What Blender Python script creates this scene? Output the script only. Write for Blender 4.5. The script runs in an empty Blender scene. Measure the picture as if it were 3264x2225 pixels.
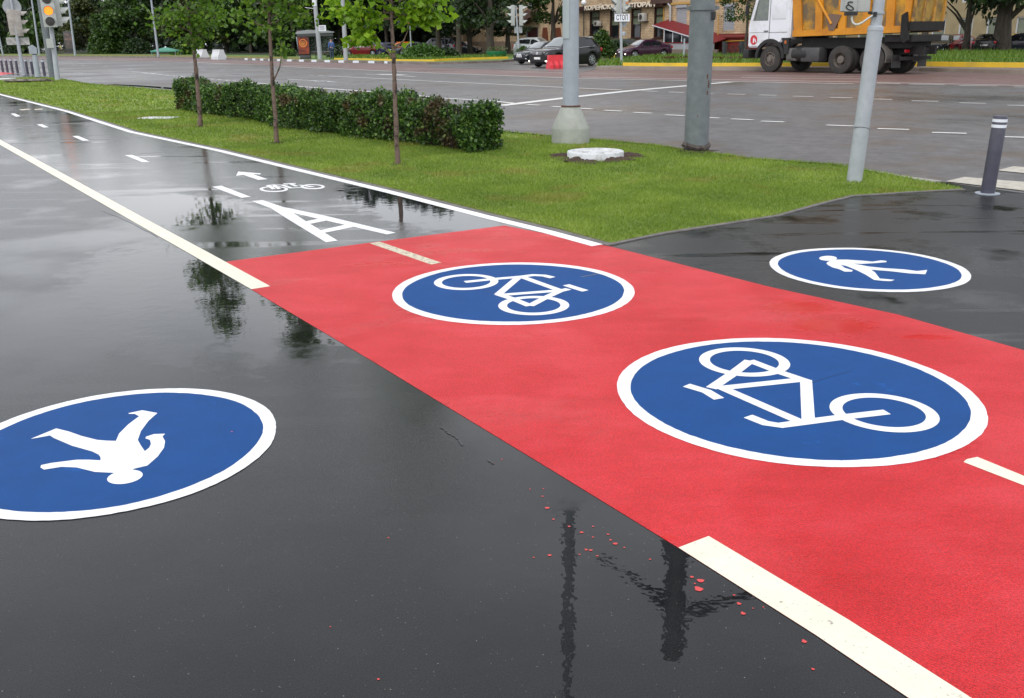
import bpy, bmesh, math, random
import numpy as np
from mathutils import Vector, Matrix
from mathutils.geometry import tessellate_polygon
random.seed(7); rng = np.random.default_rng(7)
R = math.radians
SC = bpy.context.scene
COL = SC.collection
# ------------------------------------------------------------------ camera
FPX, PIT, ROL, CY, CH = 2981.04, 0.3209, -0.0158, 1112.5, 1.6
_cp, _sp = math.cos(PIT), math.sin(PIT)
_fw = np.array([0, _cp, -_sp]); _r = np.array([1., 0, 0]); _u = np.cross(_r, _fw)
_r2 = math.cos(ROL)*_r + math.sin(ROL)*_u
_u2 = -math.sin(ROL)*_r + math.cos(ROL)*_u
cam = bpy.data.cameras.new("camera"); co = bpy.data.objects.new("camera", cam); COL.objects.link(co)
cam.sensor_width = 36; cam.lens = FPX/3264*36; cam.clip_end = 2000; cam.clip_start = 0.05
mm = Matrix.Identity(4)
for i in range(3):
    mm[i][0], mm[i][1], mm[i][2] = _r2[i], _u2[i], -_fw[i]
mm[2][3] = CH
co.matrix_world = mm
SC.camera = co
# ------------------------------------------------------------------ sky and sun (overcast)
SUN_EL, SUN_AZ = 50, 200
w = bpy.data.worlds.new("World"); SC.world = w; w.use_nodes = True
nt = w.node_tree; nt.nodes.clear()
def N(nt, t, **k):
    n = nt.nodes.new(t)
    for a, b in k.items(): setattr(n, a, b)
    return n
sky = N(nt, 'ShaderNodeTexSky', sky_type='NISHITA', sun_disc=False, sun_elevation=R(SUN_EL), sun_rotation=R(SUN_AZ), air_density=2.0, dust_density=4.0)
hs = N(nt, 'ShaderNodeHueSaturation'); hs.inputs['Saturation'].default_value = 0.30
tc = N(nt, 'ShaderNodeTexCoord'); mp = N(nt, 'ShaderNodeMapping'); mp.inputs['Scale'].default_value = (1, 1, 2.5)
nz = N(nt, 'ShaderNodeTexNoise'); nz.inputs['Scale'].default_value = 2.2; nz.inputs['Detail'].default_value = 5
rp = N(nt, 'ShaderNodeValToRGB'); rp.color_ramp.elements[0].position = .3; rp.color_ramp.elements[1].position = .75
rp.color_ramp.elements[0].color = (5.6, 5.9, 6.5, 1); rp.color_ramp.elements[1].color = (8.8, 8.9, 9.1, 1)
mx = N(nt, 'ShaderNodeMixRGB'); mx.inputs[0].default_value = .80
bg = N(nt, 'ShaderNodeBackground'); bg.inputs['Strength'].default_value = 0.15
wo = N(nt, 'ShaderNodeOutputWorld')
L = nt.links.new
sx = N(nt, 'ShaderNodeSeparateXYZ'); nrm_ = N(nt, 'ShaderNodeVectorMath', operation='NORMALIZE')
L(tc.outputs['Generated'], nrm_.inputs[0]); L(nrm_.outputs[0], sx.inputs[0])
gr_ = N(nt, 'ShaderNodeValToRGB'); gr_.color_ramp.elements[0].position = .10; gr_.color_ramp.elements[1].position = .80
gr_.color_ramp.elements[0].color = (1.06, 1.06, 1.07, 1); gr_.color_ramp.elements[1].color = (.84, .84, .85, 1)
L(sx.outputs[2], gr_.inputs[0])
ml = N(nt, 'ShaderNodeMixRGB', blend_type='MULTIPLY'); ml.inputs[0].default_value = 1
L(sky.outputs[0], hs.inputs['Color']); L(tc.outputs['Generated'], mp.inputs[0]); L(mp.outputs[0], nz.inputs['Vector'])
L(nz.outputs['Fac'], rp.inputs[0]); L(hs.outputs[0], mx.inputs[1]); L(rp.outputs[0], mx.inputs[2]); L(mx.outputs[0], ml.inputs[1]); L(gr_.outputs[0], ml.inputs[2]); L(ml.outputs[0], bg.inputs[0]); L(bg.outputs[0], wo.inputs[0])
sd = bpy.data.lights.new("sun", 'SUN'); sd.energy = 0.8; sd.angle = R(25); sd.color = (1, .97, .92)
so = bpy.data.objects.new("sun", sd); COL.objects.link(so)
so.rotation_euler = (R(90-SUN_EL), 0, R(180-SUN_AZ))
SC.view_settings.view_transform = 'Standard'; SC.view_settings.look = 'None'
SC.view_settings.exposure = 0.42; SC.view_settings.gamma = 1
SC.render.engine = 'CYCLES'
SC.cycles.max_bounces = 6; SC.cycles.transparent_max_bounces = 8
# ------------------------------------------------------------------ measuring helpers: photo point -> place on the ground
def ray(x, y):
    return (x-1632)/FPX*_r2 + (CY-y)/FPX*_u2 + _fw
def G(x, y, z=0.0):
    d = ray(x, y); t = (z-CH)/d[2]
    return (d[0]*t, d[1]*t)
def GV(x, y, z=0.0):
    a = G(x, y, z); return Vector((a[0], a[1], z))
def UP(base, x, y, off=0.0):
    """height point above a ground base: where the sight line meets the upright plane through the base, facing us"""
    b = np.array([base[0], base[1], 0.]); n = b/np.linalg.norm(b); d = ray(x, y)
    t = (b@n + off)/(d@n)
    return Vector((d[0]*t, d[1]*t, CH+d[2]*t))
ROADZ = -0.12
# ------------------------------------------------------------------ object helpers
def tag(o, label=None, cat=None, group=None, kind=None):
    if label: o['label'] = label
    if cat: o['category'] = cat
    if group: o['group'] = group
    if kind: o['kind'] = kind
    return o
def empty(name, loc=(0, 0, 0), rz=0, label=None, cat=None, group=None):
    o = bpy.data.objects.new(name, None); COL.objects.link(o); o.empty_display_size = .1
    o.location = loc; o.rotation_euler = (0, 0, rz)
    return tag(o, label, cat, group)
def mesh_obj(name, me, mat, parent=None, smooth=False):
    if mat is not None:
        for m_ in (mat if isinstance(mat, (list, tuple)) else [mat]): me.materials.append(m_)
    if smooth: me.shade_smooth()
    o = bpy.data.objects.new(name, me); COL.objects.link(o)
    if parent is not None: o.parent = parent
    return o
def copy_tree(o, parent=None):
    c = o.copy(); COL.objects.link(c)
    if parent is not None: c.parent = parent
    for ch in list(o.children): copy_tree(ch, c)
    return c
class MB:
    def __init__(s): s.v = []; s.f = []; s.mi = []; s.cur = 0
    def add(s, vs, fs):
        k = len(s.v); s.v += [tuple(v) for v in vs]; s.f += [tuple(i+k for i in f) for f in fs]; s.mi += [s.cur]*len(fs); return s
    def box(s, c, d, M_=None, bev=0.0):
        cx, cy, cz = c; x, y, z = d[0]/2, d[1]/2, d[2]/2
        if bev <= 0:
            vs = [(cx+a*x, cy+b*y, cz+e*z) for a in (-1, 1) for b in (-1, 1) for e in (-1, 1)]
            fs = [(0, 1, 3, 2), (4, 6, 7, 5), (0, 4, 5, 1), (2, 3, 7, 6), (0, 2, 6, 4), (1, 5, 7, 3)]
        else:
            bm = bmesh.new(); bmesh.ops.create_cube(bm, size=1)
            for v in bm.verts: v.co = Vector((cx+v.co.x*d[0], cy+v.co.y*d[1], cz+v.co.z*d[2]))
            bmesh.ops.bevel(bm, geom=bm.edges[:], offset=min(bev, .45*min(d)), segments=2, affect='EDGES', profile=.6)
            bm.verts.index_update(); vs = [v.co.copy() for v in bm.verts]; fs = [[v.index for v in f.verts] for f in bm.faces]; bm.free()
        if M_ is not None: vs = [M_ @ Vector(v) for v in vs]
        return s.add(vs, fs)
    def tube(s, pts, rad, n=10, cap=True):
        pts = [Vector(p) for p in pts]
        if not hasattr(rad, '__len__'): rad = [rad]*len(pts)
        vs = []; fs = []; px = None
        for i, p in enumerate(pts):
            t = (pts[min(i+1, len(pts)-1)]-pts[max(i-1, 0)]).normalized()
            if px is None:
                a = Vector((1, 0, 0)) if abs(t.x) < .8 else Vector((0, 1, 0)); px = (a - t*a.dot(t)).normalized()
            else: px = (px - t*px.dot(t)).normalized()
            py = t.cross(px)
            for k in range(n):
                an = 2*math.pi*k/n; vs.append(p + (px*math.cos(an)+py*math.sin(an))*rad[i])
        for i in range(len(pts)-1):
            for k in range(n):
                a = i*n+k; b = i*n+(k+1) % n; fs.append((a, b, b+n, a+n))
        if cap: fs.append(tuple(range(n))[::-1]); fs.append(tuple(range((len(pts)-1)*n, len(pts)*n)))
        return s.add(vs, fs)
    def lathe(s, prof, c=(0, 0, 0), n=24, axis='z', M_=None, cap=True):
        vs = []; fs = []
        for r_, z_ in prof:
            for k in range(n):
                a = 2*math.pi*k/n; x, y = r_*math.cos(a), r_*math.sin(a)
                p = (x, y, z_) if axis == 'z' else ((x, z_, y) if axis == 'y' else (z_, x, y))
                vs.append(Vector((p[0]+c[0], p[1]+c[1], p[2]+c[2])))
        for i in range(len(prof)-1):
            for k in range(n):
                a = i*n+k; b = i*n+(k+1) % n; fs.append((a, b, b+n, a+n))
        if cap: fs.append(tuple(range(n))); fs.append(tuple(range((len(prof)-1)*n, len(prof)*n)))
        if M_ is not None: vs = [M_ @ v for v in vs]
        return s.add(vs, fs)
    def prism(s, pts, h, axis='y', c=(0, 0, 0), M_=None):
        """closed 2-D outline pushed h along an axis (centred)"""
        n = len(pts); vs = []
        for sgn in (-.5, .5):
            for a, b in pts:
                p = {'y': (a, sgn*h, b), 'z': (a, b, sgn*h), 'x': (sgn*h, a, b)}[axis]
                vs.append(Vector((p[0]+c[0], p[1]+c[1], p[2]+c[2])))
        tri = tessellate_polygon([[Vector((a, b, 0)) for a, b in pts]])
        fs = [tuple(t) for t in tri] + [tuple(i+n for i in t) for t in tri] + [(i, (i+1) % n, (i+1) % n+n, i+n) for i in range(n)]
        if M_ is not None: vs = [M_ @ v for v in vs]
        return s.add(vs, fs)
    def mesh(s, name):
        me = bpy.data.meshes.new(name); me.from_pydata(s.v, [], s.f)
        if any(s.mi): me.polygons.foreach_set('material_index', s.mi)
        bm = bmesh.new(); bm.from_mesh(me); bmesh.ops.recalc_face_normals(bm, faces=bm.faces[:]); bm.to_mesh(me); bm.free()
        me.update(); return me
    def build(s, name, mat, parent=None, smooth=False):
        o = mesh_obj(name, s.mesh(name), mat, parent)
        if smooth:
            o.data.shade_smooth()
            try: o.data.set_sharp_from_angle(angle=R(38))
            except Exception: pass
        return o
def soup(name, V, F, mat, parent=None, cols=None):
    """fast mesh from arrays: V (n,3), F (m,k) all faces with k corners; cols (m,) float per face"""
    me = bpy.data.meshes.new(name); m, k = F.shape
    me.vertices.add(len(V)); me.vertices.foreach_set('co', np.asarray(V, np.float32).ravel())
    me.loops.add(m*k); me.loops.foreach_set('vertex_index', F.astype(np.int32).ravel())
    me.polygons.add(m); me.polygons.foreach_set('loop_start', np.arange(0, m*k, k, dtype=np.int32))
    try: me.polygons.foreach_set('loop_total', np.full(m, k, np.int32))
    except Exception: pass
    me.update(calc_edges=True)
    if cols is not None:
        at = me.attributes.new('tint', 'FLOAT', 'FACE'); at.data.foreach_set('value', np.asarray(cols, np.float32))
    return mesh_obj(name, me, mat, parent)
# ------------------------------------------------------------------ materials
def newmat(name):
    m = bpy.data.materials.new(name); m.use_nodes = True; t = m.node_tree; b = t.nodes['Principled BSDF']; return m, t, b
def c4(c): return (c[0], c[1], c[2], 1)
def MAT(name, col, rough=.5, metal=0, col2=None, vs=4, lo=.4, hi=.65, bump=0, bs=60, spec=.5, coat=0, detail=6, stretch=(1, 1, 1), emit=0, ior=1.5):
    m, t, b = newmat(name)
    b.inputs['Base Color'].default_value = c4(col); b.inputs['Roughness'].default_value = rough; b.inputs['Metallic'].default_value = metal
    b.inputs['Specular IOR Level'].default_value = spec; b.inputs['Coat Weight'].default_value = coat; b.inputs['Coat Roughness'].default_value = .05
    b.inputs['IOR'].default_value = ior
    if emit: b.inputs['Emission Color'].default_value = c4(col); b.inputs['Emission Strength'].default_value = emit
    if col2 is not None or bump:
        tc = N(t, 'ShaderNodeTexCoord'); mp = N(t, 'ShaderNodeMapping'); mp.inputs['Scale'].default_value = stretch; t.links.new(tc.outputs['Object'], mp.inputs[0])
    if col2 is not None:
        nz = N(t, 'ShaderNodeTexNoise'); nz.inputs['Scale'].default_value = vs; nz.inputs['Detail'].default_value = detail; nz.inputs['Roughness'].default_value = .65
        rp = N(t, 'ShaderNodeValToRGB'); rp.color_ramp.elements[0].position = lo; rp.color_ramp.elements[1].position = hi
        rp.color_ramp.elements[0].color = c4(col); rp.color_ramp.elements[1].color = c4(col2)
        t.links.new(mp.outputs[0], nz.inputs['Vector']); t.links.new(nz.outputs['Fac'], rp.inputs[0]); t.links.new(rp.outputs[0], b.inputs['Base Color'])
    if bump:
        n2 = N(t, 'ShaderNodeTexNoise'); n2.inputs['Scale'].default_value = bs; n2.inputs['Detail'].default_value = 3
        bp = N(t, 'ShaderNodeBump'); bp.inputs['Strength'].default_value = bump; bp.inputs['Distance'].default_value = .01
        t.links.new(mp.outputs[0], n2.inputs['Vector']); t.links.new(n2.outputs['Fac'], bp.inputs['Height']); t.links.new(bp.outputs[0], b.inputs['Normal'])
    return m
def math_node(t, op, a, b=None, clamp=False):
    n = N(t, 'ShaderNodeMath', operation=op, use_clamp=clamp)
    for i, v in enumerate((a, b)):
        if v is None: continue
        if isinstance(v, (int, float)): n.inputs[i].default_value = v
        else: t.links.new(v, n.inputs[i])
    return n.outputs[0]
def noise(t, vec, scale, detail=4, rough=.55, stretch=None, rot=0):
    if stretch is not None:
        mp = N(t, 'ShaderNodeMapping'); mp.inputs['Scale'].default_value = stretch; mp.inputs['Rotation'].default_value = (0, 0, rot)
        t.links.new(vec, mp.inputs[0]); vec = mp.outputs[0]
    n = N(t, 'ShaderNodeTexNoise'); n.inputs['Scale'].default_value = scale; n.inputs['Detail'].default_value = detail; n.inputs['Roughness'].default_value = rough
    t.links.new(vec, n.inputs['Vector']); return n.outputs['Fac']
def ramp(t, f, stops):
    r = N(t, 'ShaderNodeValToRGB'); el = r.color_ramp.elements
    while len(el) < len(stops): el.new(.5)
    for e, (p, c) in zip(el, stops):
        e.position = p; e.color = c4(c) if hasattr(c, '__len__') else (c, c, c, 1)
    t.links.new(f, r.inputs[0]); return r.outputs[0]
def wet_asphalt(name, base, base2, r_lo, r_hi, wscale=.55, film=.5, grain=240, gstr=.35, ripple=.12, speck=.0, patch=None, puddles=(), dryg=.7, streak=0):
    """asphalt under a film of rain water: where the film is thick the surface is smooth, elsewhere the stones break it up"""
    m, t, b = newmat(name)
    tc = N(t, 'ShaderNodeTexCoord'); v = tc.outputs['Object']
    big = noise(t, v, wscale, 4, .55, (1, 1.0, 1))
    wet = ramp(t, big, [(film-.10, 0.0), (film+.10, 1.0)])
    wob = math_node(t, 'MULTIPLY', noise(t, v, 5, 5, .7), .9)
    for (px_, py_, rx_, ry_, rot_, amt) in puddles:      # puddles lying where the ground dips
        mpp = N(t, 'ShaderNodeMapping', vector_type='TEXTURE'); mpp.inputs['Location'].default_value = (px_, py_, 0); mpp.inputs['Rotation'].default_value = (0, 0, rot_); mpp.inputs['Scale'].default_value = (rx_, ry_, 1)
        t.links.new(v, mpp.inputs[0]); ln = N(t, 'ShaderNodeVectorMath', operation='LENGTH'); t.links.new(mpp.outputs[0], ln.inputs[0])
        q_ = math_node(t, 'ADD', ln.outputs['Value'], wob); k_ = ramp(t, q_, [(.95, amt), (1.0, amt*.5)]); k_.node.color_ramp.elements.new(1.0).color = (0, 0, 0, 1)
        k_.node.color_ramp.elements[0].position = .80; k_.node.color_ramp.elements[0].color = (amt, amt, amt, 1); k_.node.color_ramp.elements[1].position = .9; k_.node.color_ramp.elements[1].color = (amt*.5,)*3+(1,)
        q2 = math_node(t, 'MULTIPLY', q_, .72); t.links.new(q2, k_.node.inputs[0])
        wet = math_node(t, 'MAXIMUM', wet, k_)
    gr = noise(t, v, grain, 2, .7)
    col = ramp(t, noise(t, v, 2.5, 6, .6), [(.3, base), (.7, base2)])
    g2 = ramp(t, gr, [(.36, .35), (.66, 1.7)])
    mxn = N(t, 'ShaderNodeMixRGB', blend_type='MULTIPLY'); mxn.inputs[0].default_value = .8
    t.links.new(col, mxn.inputs[1]); t.links.new(g2, mxn.inputs[2]); out = mxn.outputs[0]
    if speck:
        sp = ramp(t, noise(t, v, 120, 1, .5), [(.75, 0.0), (.79, 1.0)])
        m3 = N(t, 'ShaderNodeMixRGB'); t.links.new(math_node(t, 'MULTIPLY', sp, speck), m3.inputs[0]); t.links.new(out, m3.inputs[1]); m3.inputs[2].default_value = (.22, .205, .185, 1); out = m3.outputs[0]
    if patch:
        md = ramp(t, noise(t, v, 5.5, 8, .85, (1, 1.8, 1), -.55), [(.34, .50), (.60, 1.28)]); m7 = N(t, 'ShaderNodeMixRGB', blend_type='MULTIPLY'); m7.inputs[0].default_value = .9; t.links.new(out, m7.inputs[1]); t.links.new(md, m7.inputs[2]); out = m7.outputs[0]
        pm = ramp(t, noise(t, v, patch[0], 4, .6, (1, 1, 1)), [(patch[1], 0.0), (patch[1]+.12, 1.0)])
        m4 = N(t, 'ShaderNodeMixRGB'); t.links.new(math_node(t, 'MULTIPLY', pm, patch[3]), m4.inputs[0]); t.links.new(out, m4.inputs[1]); m4.inputs[2].default_value = c4(patch[2]); out = m4.outputs[0]
    t.links.new(out, b.inputs['Base Color'])
    if streak:
        st_ = ramp(t, noise(t, v, 1.0, 5, .6, (.35, 3.2, 1), .06), [(.56, 0.0), (.66, streak)]); wet = math_node(t, 'MAXIMUM', wet, st_)
    rr = N(t, 'ShaderNodeMapRange'); rr.inputs['To Min'].default_value = r_hi; rr.inputs['To Max'].default_value = r_lo
    t.links.new(wet, rr.inputs['Value']); t.links.new(math_node(t, 'MULTIPLY', rr.outputs[0], math_node(t, 'ADD', math_node(t, 'MULTIPLY', gr, 1.6), .25), True), b.inputs['Roughness'])
    b.inputs['IOR'].default_value = 1.36
    h1 = noise(t, v, 9, 3, .6, (1, 1, 1))
    dry = math_node(t, 'SUBTRACT', 1.0, wet)
    h = math_node(t, 'ADD', math_node(t, 'MULTIPLY', gr, math_node(t, 'ADD', math_node(t, 'MULTIPLY', dry, dryg), .012)), math_node(t, 'MULTIPLY', h1, ripple*10))
    bp = N(t, 'ShaderNodeBump'); bp.inputs['Strength'].default_value = gstr; bp.inputs['Distance'].default_value = .0016
    t.links.new(h, bp.inputs['Height']); t.links.new(bp.outputs[0], b.inputs['Normal'])
    return m
M = {}
M['plaza'] = wet_asphalt('wet plaza asphalt', (.0085, .0088, .0096), (.0150, .0153, .0163), .0, .24, .45, .62, 210, .34, .10, speck=.9, streak=.15, puddles=((-2.1, 6.3, 1.0, 2.2, .55, 1), (.32, 2.42, .60, .80, .3, 1), (-1.0, 5.1, .34, .24, 0, 1)))
M['lane'] = wet_asphalt('wet lane asphalt', (.011, .0115, .013), (.017, .018, .020), .0, .11, .6, .66, 260, .28, .08, streak=.9, puddles=((-.9, 9.4, .8, 2.2, .55, 1), (-3.4, 9.4, .9, 1.4, .55, 1)))
M['plaza_right'] = wet_asphalt('dark fresh asphalt', (.009, .0088, .0092), (.015, .0145, .015), .02, .34, 1.1, .60, 230, .6, .06, streak=.9)
M['road'] = wet_asphalt('worn road asphalt', (.095, .090, .090), (.140, .133, .132), .22, .50, .12, .55, 60, .9, .06, patch=(.35, .52, (.105, .072, .045), .65))
M['road_red'] = wet_asphalt('worn reddish lane asphalt', (.145, .088, .080), (.195, .125, .114), .30, .55, .12, .55, 60, .6, .05)
def red_paint():
    m, t, b = newmat('red road coating')
    tc = N(t, 'ShaderNodeTexCoord'); v = tc.outputs['Object']
    a = noise(t, v, 1.6, 6, .7, (1, 1.9, 1)); col = ramp(t, a, [(.28, (.50, .008, .010)), (.5, (.60, .016, .022)), (.78, (.68, .040, .056))])
    f = ramp(t, noise(t, v, 150, 3, .7), [(.32, .56), (.62, 1.18)])
    mm_ = N(t, 'ShaderNodeMixRGB', blend_type='MULTIPLY'); mm_.inputs[0].default_value = .9
    t.links.new(col, mm_.inputs[1]); t.links.new(f, mm_.inputs[2]); t.links.new(mm_.outputs[0], b.inputs['Base Color'])
    wt = noise(t, v, .9, 5, .6, (1, 1.6, 1)); wob = math_node(t, 'MULTIPLY', noise(t, v, 6, 6, .75, (1, 2.2, 1)), 1.6)
    wetm = None
    for (px_, py_, rx_, ry_) in ((1.78, 5.55, .34, .20), (1.86, 5.15, .36, .18), (-.05, 3.42, .10, .05), (.52, 2.78, .05, .035), (2.3, 4.9, .3, .08), (-.4, 7.3, .5, .12), (-1.0, 6.9, .35, .1)):
        mpp = N(t, 'ShaderNodeMapping', vector_type='TEXTURE'); mpp.inputs['Location'].default_value = (px_, py_, 0); mpp.inputs['Scale'].default_value = (rx_, ry_, 1)
        t.links.new(v, mpp.inputs[0]); ln = N(t, 'ShaderNodeVectorMath', operation='LENGTH'); t.links.new(mpp.outputs[0], ln.inputs[0])
        q_ = math_node(t, 'MULTIPLY', math_node(t, 'ADD', ln.outputs['Value'], wob), .5); k_ = ramp(t, q_, [(.62, 1.0), (.78, 0.0)])
        wetm = k_ if wetm is None else math_node(t, 'MAXIMUM', wetm, k_)
    sc_ = ramp(t, noise(t, v, 13, 8, .8, (1, 2.6, 1)), [(.57, 0.0), (.66, .6)])
    m6 = N(t, 'ShaderNodeMixRGB'); t.links.new(sc_, m6.inputs[0]); t.links.new(mm_.outputs[0], m6.inputs[1]); m6.inputs[2].default_value = (.36, .006, .010, 1)
    m5 = N(t, 'ShaderNodeMixRGB'); t.links.new(math_node(t, 'MULTIPLY', wetm, .85), m5.inputs[0]); t.links.new(m6.outputs[0], m5.inputs[1]); m5.inputs[2].default_value = (.60, .004, .004, 1)
    t.links.new(m5.outputs[0], b.inputs['Base Color'])
    rr = ramp(t, wt, [(.34, .22), (.46, .45)]); t.links.new(math_node(t, 'SUBTRACT', rr, math_node(t, 'MULTIPLY', wetm, .2), True), b.inputs['Roughness'])
    b.inputs['IOR'].default_value = 1.40
    wv = N(t, 'ShaderNodeTexWave', wave_type='BANDS', bands_direction='DIAGONAL'); wv.inputs['Scale'].default_value = 42; wv.inputs['Distortion'].default_value = 2.2; wv.inputs['Detail'].default_value = 2
    t.links.new(v, wv.inputs['Vector'])
    wm = ramp(t, noise(t, v, 1.1, 3, .5), [(.42, 0.0), (.55, 1.1)])
    h = math_node(t, 'ADD', math_node(t, 'MULTIPLY', noise(t, v, 170, 3, .7), 1.2), math_node(t, 'MULTIPLY', wv.outputs['Fac'], wm))
    bp = N(t, 'ShaderNodeBump'); bp.inputs['Strength'].default_value = .65; bp.inputs['Distance'].default_value = .003
    t.links.new(h, bp.inputs['Height']); t.links.new(bp.outputs[0], b.inputs['Normal'])
    return m
M['red'] = red_paint()
def paint(name, col, wear=(.3, .3, .3), wpos=.72, rough=.4, ws=24, spec=.5):
    m, t, b = newmat(name); b.inputs['Specular IOR Level'].default_value = spec; tc = N(t, 'ShaderNodeTexCoord'); v = tc.outputs['Object']
    f = ramp(t, noise(t, v, ws, 6, .72), [(wpos, 0.0), (wpos+.06, 1.0)])
    pit = ramp(t, noise(t, v, 110, 2, .6), [(.66, 0.0), (.72, .75)]); f = math_node(t, 'MAXIMUM', f, pit)
    mx_ = N(t, 'ShaderNodeMixRGB'); t.links.new(f, mx_.inputs[0]); t.links.new(ramp(t, noise(t, v, 5, 6, .7), [(.3, tuple(c*.84 for c in col)), (.7, col)]), mx_.inputs[1]); mx_.inputs[2].default_value = c4(wear)
    t.links.new(mx_.outputs[0], b.inputs['Base Color']); b.inputs['Roughness'].default_value = rough
    bp = N(t, 'ShaderNodeBump'); bp.inputs['Strength'].default_value = .4; bp.inputs['Distance'].default_value = .002
    t.links.new(noise(t, v, 190, 3, .6), bp.inputs['Height']); t.links.new(bp.outputs[0], b.inputs['Normal'])
    return m
M['white'] = paint('fresh white paint', (.86, .87, .88), (.45, .42, .38), .68)
M['cream'] = paint('cream line paint', (.82, .775, .625), (.30, .28, .24), .63, ws=22)
M['worn'] = paint('worn cream paint', (.72, .64, .48), (.38, .30, .22), .50, ws=30)
M['roadline'] = paint('road line paint', (.74, .74, .72), (.24, .22, .21), .60, ws=9)
M['blue'] = paint('blue sign paint', (.001, .060, .235), (.003, .080, .31), .62, .65, 3, spec=.22)
M['kerb'] = MAT('grey kerb concrete', (.11, .10, .095), .6, col2=(.18, .165, .155), vs=8, bump=.4, bs=90)
M['kerb_pale'] = MAT('pale kerb concrete', (.36, .34, .31), .6, col2=(.26, .24, .21), vs=3, bump=.4, bs=60)
M['kerb_dull'] = MAT('dull ochre kerb', (.30, .20, .05), .6, col2=(.20, .15, .06), vs=.8)
M['kerb_dark'] = MAT('dirty dark kerb', (.15, .115, .095), .55, col2=(.25, .21, .18), vs=1.5, bump=.5, bs=30)
M['kerb_yellow'] = MAT('yellow painted kerb', (.78, .50, .03), .55, col2=(.55, .38, .06), vs=1.2, lo=.45, hi=.75)
M['soil'] = MAT('dark wet soil', (.035, .018, .012), .85, col2=(.07, .04, .025), vs=18, bump=1, bs=40)
M['joint'] = MAT('asphalt joint', (.010, .010, .011), .25)
M['glass_dark'] = MAT('dark glass', (.012, .014, .016), .06, spec=.6)
M['tyre'] = MAT('black rubber', (.012, .012, .012), .75, col2=(.02, .019, .018), vs=8)
M['chrome'] = MAT('chrome', (.75, .76, .78), .18, metal=1)
M['rim'] = MAT('alloy rim', (.50, .52, .55), .3, metal=.8)
M['black'] = MAT('black plastic', (.015, .015, .016), .5)
M['lampglass'] = MAT('clear lamp glass', (.55, .58, .62), .12, spec=.8)
M['redlamp'] = MAT('red lamp glass', (.42, .01, .02), .15)
M['plate'] = MAT('white number plate', (.75, .75, .74), .4)
M['galv'] = MAT('pale grey pole paint', (.36, .40, .45), .45, col2=(.30, .335, .38), vs=5, lo=.35, hi=.7, bump=.15, bs=40)
M['mast'] = MAT('dark grey mast paint', (.125, .145, .155), .45, col2=(.17, .19, .20), vs=7, lo=.4, hi=.7, bump=.6, bs=55)
M['sigpole'] = MAT('light grey gloss paint', (.34, .37, .40), .32, col2=(.40, .43, .46), vs=6, bump=.2, bs=25)
M['bollard'] = MAT('slate bollard paint', (.055, .055, .080), .4, col2=(.070, .070, .095), vs=10)
M['rust'] = MAT('rust', (.13, .05, .025), .8, col2=(.07, .045, .035), vs=20)
M['signgrey'] = MAT('grey signal housing', (.44, .46, .44), .5, col2=(.34, .36, .34), vs=6, lo=.4, hi=.8)
M['signdirty'] = MAT('dirty signal housing', (.44, .41, .37), .6, col2=(.24, .21, .19), vs=3, lo=.35, hi=.7)
M['amber'] = MAT('lit amber lens', (1.0, .20, .01), .3, emit=1.3)
M['amberdim'] = MAT('amber lens', (.85, .25, .02), .3, emit=.25)
M['lens'] = MAT('unlit dark lens', (.035, .032, .030), .2)
M['signback'] = MAT('grey sign back', (.36, .38, .40), .5, col2=(.30, .32, .34), vs=3)
M['signwhite'] = MAT('white sign face', (.74, .77, .82), .4)
M['signblack'] = MAT('black lettering', (.01, .01, .015), .5)
M['concrete_white'] = MAT('whitewashed concrete', (.62, .64, .66), .6, col2=(.40, .40, .40), vs=9, lo=.48, hi=.70, bump=.5, bs=30)
def leafmat(name, c1, c2, c3=None, spread=1.0, trans=.35, patchcol=None, pscale=1.0, ppos=.56, rough=.45):
    m, t, b = newmat(name); a = N(t, 'ShaderNodeAttribute'); a.attribute_name = 'tint'
    st = [(0, c1), (.6, c2), (1, c3 or c2)]
    col = ramp(t, a.outputs['Fac'], st)
    if patchcol:
        tc = N(t, 'ShaderNodeTexCoord'); f = ramp(t, noise(t, tc.outputs['Object'], pscale, 3, .6), [(ppos, 0.0), (ppos+.07, 1.0)])
        mx_ = N(t, 'ShaderNodeMixRGB'); t.links.new(f, mx_.inputs[0]); t.links.new(col, mx_.inputs[1])
        t.links.new(ramp(t, a.outputs['Fac'], patchcol), mx_.inputs[2]); col = mx_.outputs[0]
    t.links.new(col, b.inputs['Base Color']); b.inputs['Roughness'].default_value = rough
    tr = N(t, 'ShaderNodeBsdfTranslucent'); t.links.new(col, tr.inputs[0])
    ms = N(t, 'ShaderNodeMixShader'); ms.inputs[0].default_value = trans
    out = t.nodes['Material Output']; t.links.new(b.outputs[0], ms.inputs[1]); t.links.new(tr.outputs[0], ms.inputs[2]); t.links.new(ms.outputs[0], out.inputs[0])
    return m
M['linden'] = leafmat('young linden leaf', (.12, .25, .012), (.24, .42, .02), (.42, .60, .05), trans=.5)
M['linden_dark'] = leafmat('young linden leaf darker', (.06, .13, .012), (.12, .24, .02), (.26, .40, .04), trans=.45)
M['hedge'] = leafmat('hedge leaf', (.010, .032, .007), (.06, .145, .02), (.24, .38, .07), trans=.25, patchcol=[(0, (.045, .030, .014)), (.6, (.11, .070, .03)), (1, (.24, .18, .07))], pscale=1.3, ppos=.570)
M['grass'] = leafmat('lawn blade', (.070, .150, .014), (.225, .335, .034), (.42, .50, .10), trans=.35, patchcol=[(0, (.13, .17, .02)), (.6, (.27, .29, .045)), (1, (.44, .40, .13))], pscale=.8, ppos=.56)
M['grass_far'] = leafmat('far grass blade', (.05, .12, .010), (.12, .21, .018), (.22, .31, .035), trans=.3)
M['grass_bed'] = MAT('lawn ground', (.13, .18, .02), .9, col2=(.20, .25, .04), vs=3, bump=.5, bs=30)
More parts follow.
